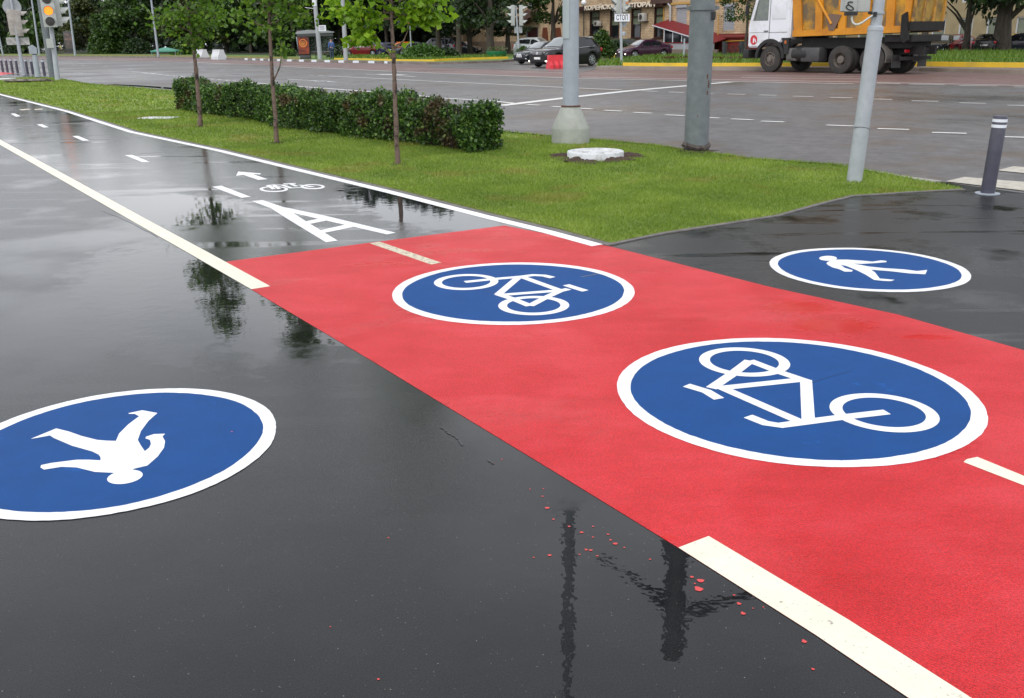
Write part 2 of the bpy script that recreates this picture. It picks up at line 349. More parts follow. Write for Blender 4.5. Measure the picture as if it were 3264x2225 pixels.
M['verge'] = MAT('far verge grass', (.075, .155, .018), .9, col2=(.15, .21, .04), vs=.35, bump=1, bs=3)
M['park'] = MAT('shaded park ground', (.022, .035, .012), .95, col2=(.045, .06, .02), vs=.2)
M['bark'] = MAT('young tree bark', (.15, .10, .078), .7, col2=(.022, .014, .012), vs=9, lo=.50, hi=.60, bump=.5, bs=60)
M['bark_old'] = MAT('old tree bark', (.06, .05, .038), .9, col2=(.11, .095, .075), vs=2.5, stretch=(4, 4, .5), bump=1, bs=6)
M['twig'] = MAT('hedge twigs', (.03, .018, .012), .9)
# ------------------------------------------------------------------ flat sheets, ribbons, kerbs
def sheet(name, pts, z, mat, kind='structure', thick=0.0, **kw):
    pts = [(float(a), float(b)) for a, b in pts]
    tri = tessellate_polygon([[Vector((a, b, 0)) for a, b in pts]]); n = len(pts)
    mb = MB(); vs = [(a, b, z) for a, b in pts]; fs = [tuple(t) for t in tri]
    if thick:
        vs += [(a, b, z-thick) for a, b in pts]; fs += [(i, (i+1) % n, (i+1) % n+n, i+n) for i in range(n)]
    me = bpy.data.meshes.new(name); me.from_pydata(vs, [], fs)
    for p in me.polygons: pass
    bm = bmesh.new(); bm.from_mesh(me)
    bmesh.ops.recalc_face_normals(bm, faces=bm.faces[:])
    bm.faces.ensure_lookup_table()
    if not thick:
        for f in bm.faces:
            if f.normal.z < 0: f.normal_flip()
    elif bm.faces[0].normal.z < 0:
        bmesh.ops.reverse_faces(bm, faces=bm.faces[:])
    bm.to_mesh(me); bm.free()
    o = mesh_obj(name, me, mat); o['kind'] = kind
    return tag(o, **kw)
def offset_line(pts, d):
    """shift a polyline sideways (left of travel positive)"""
    out = []; pts = [Vector((p[0], p[1])) for p in pts]
    for i, p in enumerate(pts):
        a = pts[max(i-1, 0)]; b = pts[min(i+1, len(pts)-1)]; t = (b-a).normalized()
        out.append(p + Vector((-t.y, t.x))*d)
    return out
def ribbon_pts(pts, w0, w1):
    return [tuple(p) for p in offset_line(pts, w0)] + [tuple(p) for p in offset_line(pts, w1)][::-1]
def kerb(mb, pts, w0, w1, z0, z1):
    a = offset_line(pts, w0); b = offset_line(pts, w1); n = len(pts); vs = []
    for q, z in ((a, z0), (a, z1), (b, z1), (b, z0)): vs += [(p.x, p.y, z) for p in q]
    fs = []
    for k in range(3):
        for i in range(n-1): fs.append((k*n+i, k*n+i+1, (k+1)*n+i+1, (k+1)*n+i))
    fs += [(0, n, 2*n, 3*n), (n-1, 2*n-1, 3*n-1, 4*n-1)]
    mb.add(vs, fs)
def PX(l, z=0.0): return [G(x, y, z) for x, y in l]
def crop(pts, ox, oy, s): return [(ox+x/s, oy+y/s) for x, y in pts]
# ================================================================== THE GROUND
kerbF = PX([(-700, 176), (-300, 178), (0, 180.5), (500, 184), (900, 195), (1220, 202.5)], ROADZ)
roadnear = PX([(183, 250), (281, 267), (562, 291), (801, 312), (1608, 421), (2079, 463), (2388, 506), (2669, 527), (2900, 566), (3000, 579), (3264, 616)], 0)
ex = Vector(roadnear[-1])-Vector(roadnear[-2]); ex.normalize()
farleft = PX([(163, 246), (10, 230)], 0)
tl = Vector(farleft[1])-Vector(farleft[0]); tl.normalize(); tl = Vector(farleft[1])+tl*40
road = sheet('road', [(-600, -60), (400, -60), (400, 600), (-600, 600)], ROADZ, M['road'])
# plaza slab: everything on our side of the road edge
endp = Vector(roadnear[-1])+ex*25
plaza_out = [(tl.x, tl.y)] + [farleft[1], farleft[0]] + roadnear + [(endp.x, endp.y), (12, -20), (-90, -20)]
sheet('plaza_pavement', plaza_out, 0.0, M['plaza'], thick=.3)
rightline = PX([(-200, 254), (0, 301), (211, 354), (421, 421), (700, 480), (983, 549), (1250, 613), (1545, 689), (1750, 739), (1908, 782)])
leftline = PX([(-300, 290), (-120, 393), (0, 462), (211, 583), (421, 705), (611, 813), (801, 923)])
leftline2 = PX([(2162, 1747), (2600, 2026), (3048, 2330), (3400, 2600)])
lane = rightline + PX([(1608, 719), (1180, 774), (709, 836)]) + leftline[::-1]
sheet('cycle_lane', lane, .001, M['lane'])
# right-hand footway of newer asphalt
sheet('footway', PX([(1949, 787), (2107, 746), (2472, 690), (2598, 655), (2711, 627), (3000, 607), (3264, 618), (3700, 660), (3900, 1300), (3264, 1117), (2865, 1004), (2458, 916)]), .001, M['plaza_right'])
# red crossing
red = PX([(709, 836), (1180, 774), (1608, 719), (1908, 779), (1949, 787), (2458, 916), (2865, 1004), (3264, 1117), (3700, 1250), (4000, 2900), (3500, 2700)]) + leftline2[::-1][1:] + PX([(1760, 1500), (1470, 1324), (1184, 1150), (801, 923)])
sheet('red_crossing', red, .0014, M['red'])
sheet('red_crossing', PX([(-250, 238), (0, 229), (50, 233), (0, 240.5), (-250, 250)]), .003, M['red'])
# edge lines
sheet('lane_edge_line', ribbon_pts(rightline, -.07, .05), .0024, M['white'])
sheet('lane_edge_line', ribbon_pts(leftline, 0, -.135) if False else ribbon_pts(leftline, .135, 0), .0024, M['cream'])
sheet('lane_edge_line', ribbon_pts(leftline2, .135, 0), .0024, M['cream'])
def mark(name, pts, mat, z=.0024): return sheet(name, PX(pts), z, mat)
for q in ([(1522, 940), (1612, 925), (2180, 1118), (2085, 1135)],):
    mark('lane_dash', crop(q, 650, 450, 2.88), M['worn'])
mark('lane_dash', crop([(75, 420), (160, 410), (430, 513), (345, 522)], 650, 450, 2.88), M['white'])
for q in ([(1127, 834), (1195, 832), (1350, 895), (1280, 897)], [(650, 662), (705, 660), (805, 702), (745, 704)], [(330, 557), (380, 555), (440, 582), (395, 585)], [(97, 460), (135, 458), (185, 483), (145, 486)]):
    mark('lane_dash', crop(q, 0, 200, 2.828), M['white'])
mark('lane_dash', crop([(1995, 808), (2012, 793), (2070, 780), (2400, 915), (2400, 965)], 1900, 1000, 1.7038), M['cream'])
for q in ([(60, 349.5), (90, 347), (100, 348.5), (70, 352)], [(108, 348), (135, 346.5), (138, 349), (112, 350.5)]):
    mark('lane_dash', q, M['worn'])
# letter, arrow and small bicycle painted in the lane
c2 = lambda q: crop(q, 650, 450, 2.88)
def joined(name, polys, z, mat, zz=0.0, **kw):
    """several flat outlines joined in one painted mark; each lies a hair above the last where they cross"""
    mb = MB()
    for i, q in enumerate(polys):
        tri = tessellate_polygon([[Vector((a, b, 0)) for a, b in q]]); zi = z+i*.00006
        fs = []
        for t in tri:
            a, b, c = (Vector((*q[k], 0)) for k in t)
            fs.append(tuple(t) if (b-a).cross(c-a).z > 0 else tuple(t)[::-1])
        mb.add([(a, b, zi) for a, b in q], fs)
    me = bpy.data.meshes.new(name); me.from_pydata(mb.v, [], mb.f); me.update()
    o = mesh_obj(name, me, mat); o['kind'] = 'structure'; return tag(o, **kw)
joined('painted_letter', [PX(c2(q)) for q in (
    [(440, 552), (540, 543), (720, 604), (1120, 688), (1762, 843), (1680, 858), (1130, 733), (790, 655), (600, 612)],
    [(600, 608), (720, 606), (800, 650), (830, 668), (970, 758), (1228, 915), (1120, 930), (870, 778), (740, 698)],
    [(915, 742), (1060, 712), (1130, 730), (965, 764)], [(1065, 822), (1290, 770), (1375, 790), (1100, 845)])], .0024, M['white'])
joined('painted_arrow', [PX(c2(q)) for q in ([(295, 320), (315, 280), (525, 298), (515, 307), (430, 303)], [(330, 300), (440, 301), (585, 350), (500, 358)])], .0024, M['white'])
def ell(cx, cy, rx, ry, n=40, rot=0):
    return [(cx+rx*math.cos(a)*math.cos(rot)-ry*math.sin(a)*math.sin(rot), cy+rx*math.cos(a)*math.sin(rot)+ry*math.sin(a)*math.cos(rot)) for a in [2*math.pi*i/n for i in range(n)]]
def ring_world(outer, inner):
    n = len(outer); return [[outer[i], outer[(i+1) % n], inner[(i+1) % n], inner[i]] for i in range(n)]
def strokes_world(pl, wd):
    """a thick stroke along world points"""
    p = [Vector(q) for q in pl]
    if len(p) == 2:
        t = (p[1]-p[0]).normalized(); p[0] = p[0]-t*wd*.3; p[1] = p[1]+t*wd*.3
    a = offset_line(p, wd/2); b = offset_line(p, -wd/2)
    return [tuple(q) for q in a]+[tuple(q) for q in b][::-1]
class Icon:
    def __init__(s): s.mb = MB(); s.k = 0
    def poly(s, q, z, fixed=False):
        if not fixed: s.k += 1
        zi = z+s.k*.00006
        tri = tessellate_polygon([[Vector((a, b, 0)) for a, b in q]]); fs = []
        for t in tri:
            a, b, c = (Vector((*q[k], 0)) for k in t)
            fs.append(tuple(t) if (b-a).cross(c-a).z > 0 else tuple(t)[::-1])
        s.mb.add([(a, b, zi) for a, b in q], fs)
    def ring(s, outer, inner, z):
        s.k += 1
        for q in ring_world(outer, inner): s.poly(q, z, True)
    def build(s, name, mat, parent=None):
        me = bpy.data.meshes.new(name); me.from_pydata(s.mb.v, [], s.mb.f); me.update(); return mesh_obj(name, me, mat, parent)
ic = Icon()
for cx, cy, rx, ry in ((642, 442, 131, 27), (998, 420, 112, 23)):
    ic.ring(PX(c2(ell(cx, cy, rx, ry))), PX(c2(ell(cx+1, cy-1, rx-30, ry-9))), .0024)
for q, wd in (([(590, 408), (640, 440)], .05), ([(600, 406), (760, 403)], .05), ([(720, 405), (800, 432)], .045), ([(740, 392), (830, 390)], .05), ([(790, 392), (850, 415)], .045), ([(800, 432), (1000, 420)], .05), ([(880, 405), (1000, 420)], .04), ([(640, 402), (690, 440)], .045)):
    ic.poly(strokes_world(PX(c2(q)), wd), .0024)
o = ic.build('painted_bicycle', M['white']); o['kind'] = 'structure'
# round painted signs
def circ(c, r_, n=96):
    if r_ < .5: return [(c[0]+r_*math.cos(2*math.pi*i/n), c[1]+r_*math.sin(2*math.pi*i/n)) for i in range(n)]
    k1 = random.random()*6; n = 160      # hand-masked edge: not quite round
    rr = [r_+.0025*math.sin(4*a+k1)+.0012*math.sin(9*a+2*k1)+random.gauss(0, .0008) for a in [2*math.pi*i/n for i in range(n)]]
    return [(c[0]+rr[i]*math.cos(2*math.pi*i/n), c[1]+rr[i]*math.sin(2*math.pi*i/n)) for i in range(n)]
def emblem(c, r_, ringw, label, icon, mat='white'):
    root = empty('painted_sign', (0, 0, 0), 0, label, 'ground sign', 'round signs painted on the ground')
    a = Icon(); a.poly(circ(c, r_-ringw*.5), .0022); a.build('blue_disc', M['blue'], root)
    b = Icon(); b.ring(circ(c, r_), circ(c, r_-ringw), .0027); b.build('white_ring', M['white'], root)
    icon.build('symbol', M[mat], root); return root
cA = lambda q: crop(q, 1200, 750, 2.582)
ia = Icon(); wd = .056
for c in ((-.31, 6.297), (.141, 5.671)): ia.ring(circ(c, .223, 56), circ(c, .223-.055, 56), .0032)
for q in ([(728, 388), (935, 366), (1180, 345), (1290, 331), (1380, 335), (1450, 352)], [(1165, 352), (1005, 488)], [(1000, 488), (1130, 530), (1262, 584)], [(1262, 584), (1400, 512), (1510, 462), (1580, 445)], [(1210, 350), (1510, 458)], [(1040, 494), (1460, 462)], [(1560, 412), (1640, 438), (1720, 462)]):
    ia.poly(strokes_world(PX(cA(q)), wd), .0032)
emblem((.014, 6.058), .806, .068, 'blue bicycle disc painted on the far part of the red crossing', ia)
cB = lambda q: crop(q, 1900, 1000, 1.7038)
ib = Icon()
for c in ((1.194, 4.543), (1.643, 3.839)): ib.ring(circ(c, .228, 56), circ(c, .228-.055, 56), .0032)
for q in ([(1580, 537), (1330, 566), (1150, 590), (1000, 610), (920, 598), (825, 560)], [(1152, 580), (1140, 368)], [(1150, 372), (990, 318), (835, 258)], [(835, 258), (740, 330), (625, 408)], [(1110, 362), (690, 406)], [(690, 408), (1105, 590)], [(490, 392), (600, 425), (668, 466)]):
    ib.poly(strokes_world(PX(cB(q)), wd), .0032)
emblem((1.320, 4.111), .823, .066, 'large blue bicycle disc on red beside the cream lane dash', ib)
cC = lambda q: crop(q, 2300, 550, 2.4108)
icc = Icon(); icc.poly(PX(cC(ell(818, 662, 68, 19))), .0032)
icc.poly(PX(cC([(805, 700), (815, 690), (830, 683), (880, 672), (960, 672), (1080, 680), (1160, 688), (1225, 678), (1268, 683), (1265, 692), (1200, 698), (1080, 705), (1015, 703), (1130, 725), (1250, 738), (1400, 747), (1500, 760), (1580, 752), (1565, 785), (1440, 778), (1300, 762), (1150, 750), (1180, 772), (1215, 818), (1330, 828), (1300, 838), (1240, 836), (1170, 828), (1110, 790), (1040, 755), (960, 722), (915, 712), (945, 735), (1010, 755), (1000, 765), (945, 765), (900, 745), (850, 732), (815, 712)])), .0032)
emblem((2.549, 6.521), .674, .060, 'blue walking figure disc on dark footway right of the red crossing', icc)
cD = lambda q: crop(q, 0, 1200, 2.4463)
idd = Icon(); idd.poly(PX(cD(ell(975, 789, 140, 52, rot=R(-9)))), .0032)
idd.poly(PX(cD([(240, 492), (300, 482), (390, 465), (420, 485), (560, 545), (720, 590), (770, 615), (785, 635), (785, 660), (700, 655), (600, 655), (400, 680), (322, 697), (316, 715), (345, 732), (480, 710), (600, 715), (740, 750), (890, 757), (1000, 770), (1045, 725), (1150, 700), (1230, 630), (1280, 560), (1288, 510), (1268, 472), (1288, 452), (1200, 455), (1140, 475), (1135, 488), (1170, 500), (1178, 530), (1165, 560), (1130, 588), (1100, 545), (1075, 500), (1100, 430), (1160, 350), (1228, 290), (1110, 268), (1000, 292), (1010, 297), (1050, 297), (1085, 315), (1000, 380), (930, 450), (905, 508), (830, 506), (760, 500), (640, 470), (540, 435), (440, 410)])), .0032)
emblem((-1.676, 3.622), .661, .060, 'large blue walking figure disc on wet dark asphalt beside the red crossing', idd)
# dark joints, crack, paint drops
def strip(name, px, wd, z, mat): return sheet(name, ribbon_pts(PX(px), -wd/2, wd/2), z, mat)
for q, wd in (([(0, 404), (130, 399), (200, 395), (310, 391)], .16), ([(18, 460), (120, 455), (240, 448), (340, 444), (460, 438)], .10), ([(255, 434), (355, 428)], .05), ([(420, 492), (520, 486), (630, 479)], .03), ([(66, 370), (220, 364)], .08)):
    strip('pavement_joint', q, wd, .0020, M['joint'])
for q in ([(1404, 1362), (1418, 1368), (1424, 1378), (1440, 1386), (1452, 1392), (1462, 1402), (1480, 1427)], [(1556, 1466), (1566, 1474), (1576, 1479)]):
    for k in range(len(q)-1):
        a_, b_ = q[k], q[k+1]; strip('pavement_crack', [(a_[0], a_[1]), ((a_[0]*.3+b_[0]*.7), (a_[1]*.3+b_[1]*.7)+1.5)], .010 if q[0][0] < 2000 else .022, .0024, M['joint'])
for q in ([(2588, 1222), (2620, 1210), (2660, 1198), (2715, 1184)], [(1536, 928), (1560, 934), (1584, 942)]): strip('pavement_crack', q, .003, .0036, MAT('fine crack in paint', (.01, .03, .10), .6))
strip('pavement_crack', [(1852, 884), (1880, 879), (1905, 874)], .014, .0036, MAT('worn wet spot', (.03, .05, .06), .3))
strip('pavement_crack', [(323, 671), (352, 683), (374, 690), (400, 702), (430, 716), (455, 731), (480, 742), (503, 756)], .010, .002, M['joint'])
ic = Icon()
for x, y, s in [(1689, 1560, 5), (1732, 1559, 5), (1729, 1583, 7), (1744, 1620, 13), (1764, 1656, 7), (1814, 1679, 8), (1854, 1698, 10), (1890, 1679, 6), (1890, 1713, 6), (1938, 1704, 7), (1946, 1722, 7), (1961, 1734, 12), (1990, 1746, 5), (1868, 1753, 8), (1883, 1755, 9), (1752, 1771, 10), (1701, 1778, 5), (1847, 1768, 5), (1904, 1773, 6), (2072, 1784, 6), (2205, 1840, 9), (2233, 1852, 17), (2226, 1878, 20), (2215, 1861, 5), (2340, 1898, 6), (2355, 1925, 10), (2368, 1956, 11), (2400, 1940, 4), (2433, 1936, 4), (2563, 2045, 11), (2591, 2134, 7), (1206, 2166, 6), (1238, 1715, 5), (740, 1381, 5), (1053, 1999, 4), (1600, 1465, 5), (1575, 1478, 4)]:
    r_ = s*.00062*(2.6 if y > 1400 else 3.2)/2.6
    c = G(x, y); k = random.random()*3
    ic.poly([(c[0]+r_*(1+.25*math.sin(3*a+k))*math.cos(a), c[1]+r_*(1+.2*math.cos(2*a+k))*math.sin(a)) for a in [2*math.pi*i/14 for i in range(14)]], .0015 if x != 740 else .008, True)
o = ic.build('paint_drops', MAT('red paint drops', (.62, .05, .05), .4)); o['kind'] = 'stuff'; tag(o, 'small red paint drops scattered over the dark wet asphalt', 'paint drops')
# road surface and markings
redlane_low = PX([(3700, 284), (3264, 275.5), (2720, 266), (2198, 256.5), (1800, 247.5), (1350, 231), (900, 211), (600, 197), (0, 186.5), (-300, 182)], ROADZ)
redlane_up = PX([(-300, 179), (0, 181), (500, 185), (900, 196), (1220, 204), (1850, 223.5), (2200, 225), (2930, 228), (3264, 237), (3700, 246)], ROADZ)
sheet('red_bus_lane', redlane_up+redlane_low, ROADZ+.004, M['road_red'])
def rl(px, wd, name='road_line'):
    return sheet(name, ribbon_pts(PX(px, ROADZ), -wd*.64, wd*.64), ROADZ+.009, M['roadline'])
rl([(600, 198), (900, 212), (1350, 232), (1800, 248.5), (1853, 250.6), (2198, 258), (2719, 268)], .16)
rl([(1853, 246), (2198, 253), (2740, 262), (3264, 273.5), (3600, 281)], .12)
rl([(2361, 247.5), (2500, 249.5), (2750, 252)], .10); rl([(2250, 239.5), (2750, 245.5)], .08); rl([(2610, 236), (2750, 239)], .08); rl([(1600, 229), (1950, 235), (2250, 240)], .08)
for x0, x1, y in ((2790, 2870, 266.3), (2896, 3012, 269.5), (3057, 3180, 274.2), (3232, 3330, 278.5)): rl([(x0, y-.8), (x1, y+1)], .14)
rl([(1048, 243), (1400, 260.5), (1800, 279.5), (1853, 282), (1981, 287.5)], .13)
rl([(781, 262), (900, 272), (1300, 302), (1400, 313), (1560, 322), (1640, 330)], .14)
for i in range(14):
    x0 = 456+i*23.6; y0 = 233.4+(x0-456)*.0875; rl([(x0, y0), (x0+15, y0+1.3)], .15)
rl([(1595, 337.5), (1700, 325), (1850, 307.5), (2000, 291), (2195, 273.5), (2330, 262)], .30)
rl([(917, 253), (990, 257), (1072, 262.5)], .12); rl([(1166, 238), (1250, 240), (1324, 245)], .13); rl([(1010, 258.5), (1045, 260.5)], .35, 'road_arrow'); rl([(1206, 237), (1290, 239)], .4, 'road_arrow')
rl([(450, 195), (700, 203), (900, 212)], .1); rl([(189, 237), (270, 230), (344, 225), (420, 228), (500, 236)], .10)
for x0, y0 in ((230, 208), (258, 209), (330, 211), (408, 220), (420, 233), (640, 222), (700, 224), (750, 224), (800, 226), (840, 229), (870, 233), (985, 240), (1016, 241)): rl([(x0, y0), (x0+15, y0+.5)], .12)
for x0, x1, y in ((1679, 1720, 334.5), (1759, 1801, 340.7), (1846, 1888, 346.8), (1925, 1981, 353.3), (2019, 2078, 360), (2120, 2183, 368), (2232, 2293, 375.5), (2330, 2400, 381), (2425, 2500, 388), (2634, 2721, 401), (2797, 2898, 412.2), (2971, 3081, 424.5), (3160, 3280, 437.5)): rl([(x0, y-1), (x1, y+2)], .13, 'road_dash')
for x0, x1, y in ((2047, 2095, 291), (2131, 2180, 294.7), (2225, 2272, 298), (2319, 2375, 301), (2420, 2475, 304), (2527, 2591, 308), (2646, 2718, 312), (2775, 2843, 317), (2906, 2990, 323), (3057, 3143, 329.5), (3211, 3310, 337)): rl([(x0, y-.6), (x1, y+1)], .13, 'road_dash')
for q in ([(3014, 580), (3074, 566), (3264, 582), (3500, 602), (3500, 640), (3264, 610)], [(3177, 545), (3229, 532), (3500, 550), (3500, 578)]):
    sheet('zebra_stripe', PX(q, ROADZ), ROADZ+.009, MAT('worn zebra paint', (.50, .47, .40), .6, col2=(.36, .33, .28), vs=9))
# near kerb of the lawn along the road
kmb = MB(); kerb(kmb, roadnear[:9]+[(roadnear[9])], -.16, 0.0, ROADZ, .012)
o = kmb.build('kerb', M['kerb_pale']); o['kind'] = 'structure'
sheet('gutter_water', ribbon_pts(PX([(330, 271), (400, 274), (480, 279.5), (560, 286.5), (640, 295), (760, 304)], ROADZ), 0.05, .55), ROADZ+.006, MAT('dark gutter water', (.012, .012, .010), .06))
# lawn
lawn_in = offset_line(rightline, .14)   # left of travel (towards the camera end the line runs right-down, so left is the lawn)
lowedge = PX([(1949, 777), (2107, 744), (2290, 716), (2472, 688), (2598, 653), (2711, 625), (2900, 613), (3069, 604)])
lawn = [tuple(p) for p in lawn_in[:-1]] + lowedge + roadnear[::-1][3:]+PX([(120, 246), (60, 249), (-60, 252), (-200, 250)])
lawn_poly = lawn
sheet('lawn_bed', lawn, .012, M['grass_bed'], thick=.2)
mbk = MB(); kerb(mbk, [tuple(p) for p in rightline], .055, .12, -.05, .006); o = mbk.build('lawn_kerb', M['kerb']); o['kind'] = 'structure'
mbk = MB(); kerb(mbk, [G(1925, 781)]+lowedge, -.05, .012, -.05, .010); o = mbk.build('lawn_kerb', M['kerb']); o['kind'] = 'structure'
# ---- grass blades
def in_poly(P, poly):
    x, y = P[:, 0], P[:, 1]; n = len(poly); ins = np.zeros(len(P), bool); j = n-1
    for i in range(n):
        xi, yi = poly[i]; xj, yj = poly[j]
        c = ((yi > y) != (yj > y)) & (x < (xj-xi)*(y-yi)/((yj-yi) or 1e-9)+xi); ins ^= c; j = i
    return ins
def blades(name, poly, bands, mat, z0, label, cat='grass'):
    P = np.array(poly); lo, hi = P.min(0), P.max(0); VV = []; CC = []
    for d0, d1, dens, hgt, wid in bands:
        area = (hi-lo).prod(); n = int(area*dens)
        q = lo+rng.random((n, 2))*(hi-lo); d = np.hypot(q[:, 0], q[:, 1]); q = q[(d >= d0) & (d < d1)]; q = q[in_poly(q, poly)]
        n = len(q); a = rng.random(n)*2*np.pi; h = hgt*(.5+.8*rng.random(n)); wd = wid*(.6+.8*rng.random(n))
        tuft = .5+.5*np.sin(q[:, 0]*5.1+np.sin(q[:, 1]*3.3)*2)*np.sin(q[:, 1]*4.3+np.sin(q[:, 0]*2.7)*2); h *= .75+.5*tuft
        lean = rng.normal(0, .55, (n, 2))*h[:, None]
        b0 = np.c_[q[:, 0]-np.cos(a)*wd, q[:, 1]-np.sin(a)*wd, np.full(n, z0)]
        b1 = np.c_[q[:, 0]+np.cos(a)*wd, q[:, 1]+np.sin(a)*wd, np.full(n, z0)]
        tp = np.c_[q+lean, z0+h]
        VV.append(np.stack([b0, b1, tp], 1).reshape(-1, 3)); mot = .5+.2*np.sin(q[:, 0]*2.3+1.6*np.sin(q[:, 1]*1.7))+.17*np.sin(q[:, 1]*3.1+1.7*np.sin(q[:, 0]*2.6+.5))+.13*np.sin(q[:, 0]*6.1+2*np.sin(q[:, 1]*4.4)); CC.append(np.clip(.38*rng.random(n)+.22*rng.random(n)+.15*tuft+.42*mot-.10, 0, 1))
    V = np.concatenate(VV); F = np.arange(len(V)).reshape(-1, 3)
    o = soup(name, V, F, mat, cols=np.concatenate(CC)); o['kind'] = 'stuff'; return tag(o, label, cat)
inset = [tuple(p) for p in lawn_poly]
blades('grass', inset, [(0, 11, 7500, .032, .003), (11, 16, 3200, .034, .0045), (16, 26, 900, .038, .009), (26, 75, 130, .05, .022)], M['grass'], .010, 'short wet green lawn between the cycle lane and the road')
# ================================================================== NEAR THINGS ON THE LAWN
# young trees
def leaf_cloud(name, centres, size, mat, parent, per=1, jitter=.0, flat=.5, down=.3, shape='leaf', origin=None):
    """one small folded leaf (two quads) per centre"""
    C_ = np.asarray(centres, float); n = len(C_)
    s_ = size*(.6+.7*rng.random(n))
    d = rng.normal(size=(n, 3)); d[:, 2] = d[:, 2]*flat-down; d /= np.linalg.norm(d, axis=1)[:, None]
    u = rng.normal(size=(n, 3)); u -= (u*d).sum(1)[:, None]*d; u /= np.linalg.norm(u, axis=1)[:, None]
    nn = np.cross(d, u)
    tip = C_+d*s_[:, None]; m1 = C_+d*(.38*s_)[:, None]
    l = m1+u*(.46*s_)[:, None]+nn*(.12*s_)[:, None]; r_ = m1-u*(.46*s_)[:, None]+nn*(.12*s_)[:, None]
    V = np.stack([C_, l, tip, r_], 1).reshape(-1, 3)
    if origin is not None: V = V-np.asarray(origin)
    F = np.concatenate([np.arange(n)[:, None]*4+np.array([0, 1, 2]), np.arange(n)[:, None]*4+np.array([0, 2, 3])])
    t = np.clip(rng.beta(1.6, 1.8, n), 0, 1)
    return soup(name, V, F, mat, parent, cols=np.concatenate([t, t]))
def young_tree(base_px, trunk_px, forks, crown, nleaf, lsize, mat, label):
    bx, by = G(*base_px); base = Vector((bx, by, 0))
    root = empty('young_tree', base, 0, label, 'tree', 'young lime trees on the lawn')
    pts = [base+Vector((0, 0, -.05))]+[UP((bx, by), x, y) for x, y in trunk_px]
    top = pts[-1]; r0 = crown['r0']
    last = top
    while last.z < crown['top']-.3:
        last = last+Vector((random.uniform(-.05, .05), random.uniform(-.05, .05), .35)); pts.append(last)
    n = len(pts); rad = [r0*(1-.78*(p.z/crown['top'])) for p in pts]; rad[0] *= 1.15
    dense = []; dr = []
    for i in range(n-1):
        for k in range(4):
            f = k/4; dense.append((pts[i].lerp(pts[i+1], f)-base)+Vector((random.uniform(-.004, .004), random.uniform(-.004, .004), 0))); dr.append((rad[i]*(1-f)+rad[i+1]*f)*random.choice((.93, 1, 1.05, 1.0, 1.16, .97)))
    dense.append(pts[-1]-base); dr.append(rad[-1])
    MB().tube(dense, dr, 12).build('trunk', M['bark'], root, True)
    cs = []
    def shoot(p0, p1, r_, nl, spread):
        mid = p0.lerp(p1, .5)+Vector((random.uniform(-.06, .06), random.uniform(-.06, .06), -.03))
        MB().tube([p0-base, mid-base, p1-base], [r_, r_*.7, r_*.3], 6).build('branch', M['bark'], root, True)
        for _ in range(nl):
            f = random.uniform(.25, 1.05); p = p0.lerp(mid, f*2) if f < .5 else mid.lerp(p1, f*2-1)
            cs.append(p+Vector((random.gauss(0, spread), random.gauss(0, spread), random.gauss(0, spread*.8))))
    for (ax, ay, cx, cy, nl, sp) in forks:
        shoot(UP((bx, by), ax, ay), UP((bx, by), cx, cy, random.uniform(-.15, .15)), .014, nl, sp)
    z = crown['z0']; nb = crown['nb']
    axis = lambda zz: min(pts, key=lambda p: abs(p.z-zz))
    for i in range(nb):
        f = (i+random.random())/nb; z = crown['z0']+f*(crown['top']-crown['z0']-.15)
        a = random.uniform(0, 2*math.pi); rr = crown['r']*(1-.62*f)*random.uniform(.55, 1.15)
        p0 = axis(z).copy(); p0.z = z; p1 = p0+Vector((math.cos(a)*rr, math.sin(a)*rr, random.uniform(-.1, .35)))
        shoot(p0, p1, .009, int(nleaf/nb), .10)
    for _ in range(int(nleaf*.12)):
        f = random.random(); z = crown['z0']+.2+f*(crown['top']-crown['z0']); p = axis(z); cs.append(Vector((p.x+random.gauss(0, .12), p.y+random.gauss(0, .12), z)))
    leaf_cloud('leaves', [tuple(c-base) for c in cs], lsize, mat, root)
    return root
young_tree((639, 407), [(638, 380), (634, 330), (628, 250), (621, 190), (613, 120), (604, 60), (597, 0)], [(620, 172, 626, 110, 60, .07), (618, 150, 590, 120, 40, .12), (612, 110, 680, 95, 60, .12), (610, 100, 520, 60, 90, .15), (606, 70, 470, 40, 80, .16), (600, 40, 690, 30, 80, .14)],
           dict(top=4.2, z0=1.75, r=.85, nb=26, r0=.046), 2300, .085, M['linden_dark'], 'farthest of the three young trees, dark bark, thin dense crown')
young_tree((882, 458), [(881, 430), (878, 380), (872, 300), (866, 220), (862, 140), (859, 80), (858, 30), (857, 0)], [(872, 257, 900, 165, 3, .03), (896, 170, 896, 135, 40, .05), (860, 85, 800, 60, 60, .12), (860, 75, 940, 45, 70, .12), (858, 50, 1000, 40, 70, .13)],
           dict(top=4.15, z0=2.02, r=.75, nb=24, r0=.040), 2000, .085, M['linden_dark'], 'middle young tree with a single leafy side twig low on its trunk')
young_tree((1268, 528), [(1267, 500), (1264, 440), (1260, 340), (1258, 250), (1253, 160), (1250, 80), (1247, 30), (1246, 0)], [(1248, 182, 1196, 125, 10, .04), (1196, 128, 1150, 105, 110, .06), (1200, 110, 1110, 130, 60, .05), (1256, 158, 1305, 85, 6, .05), (1250, 60, 1090, 50, 150, .07), (1250, 40, 1060, 25, 130, .07), (1248, 50, 1370, 60, 120, .06), (1248, 40, 1420, 55, 110, .05), (1248, 30, 1400, 10, 120, .08)],
           dict(top=4.2, z0=1.98, r=.80, nb=26, r0=.034), 2300, .092, M['linden'], 'nearest young tree with bright green heart-shaped leaves and forked twigs')
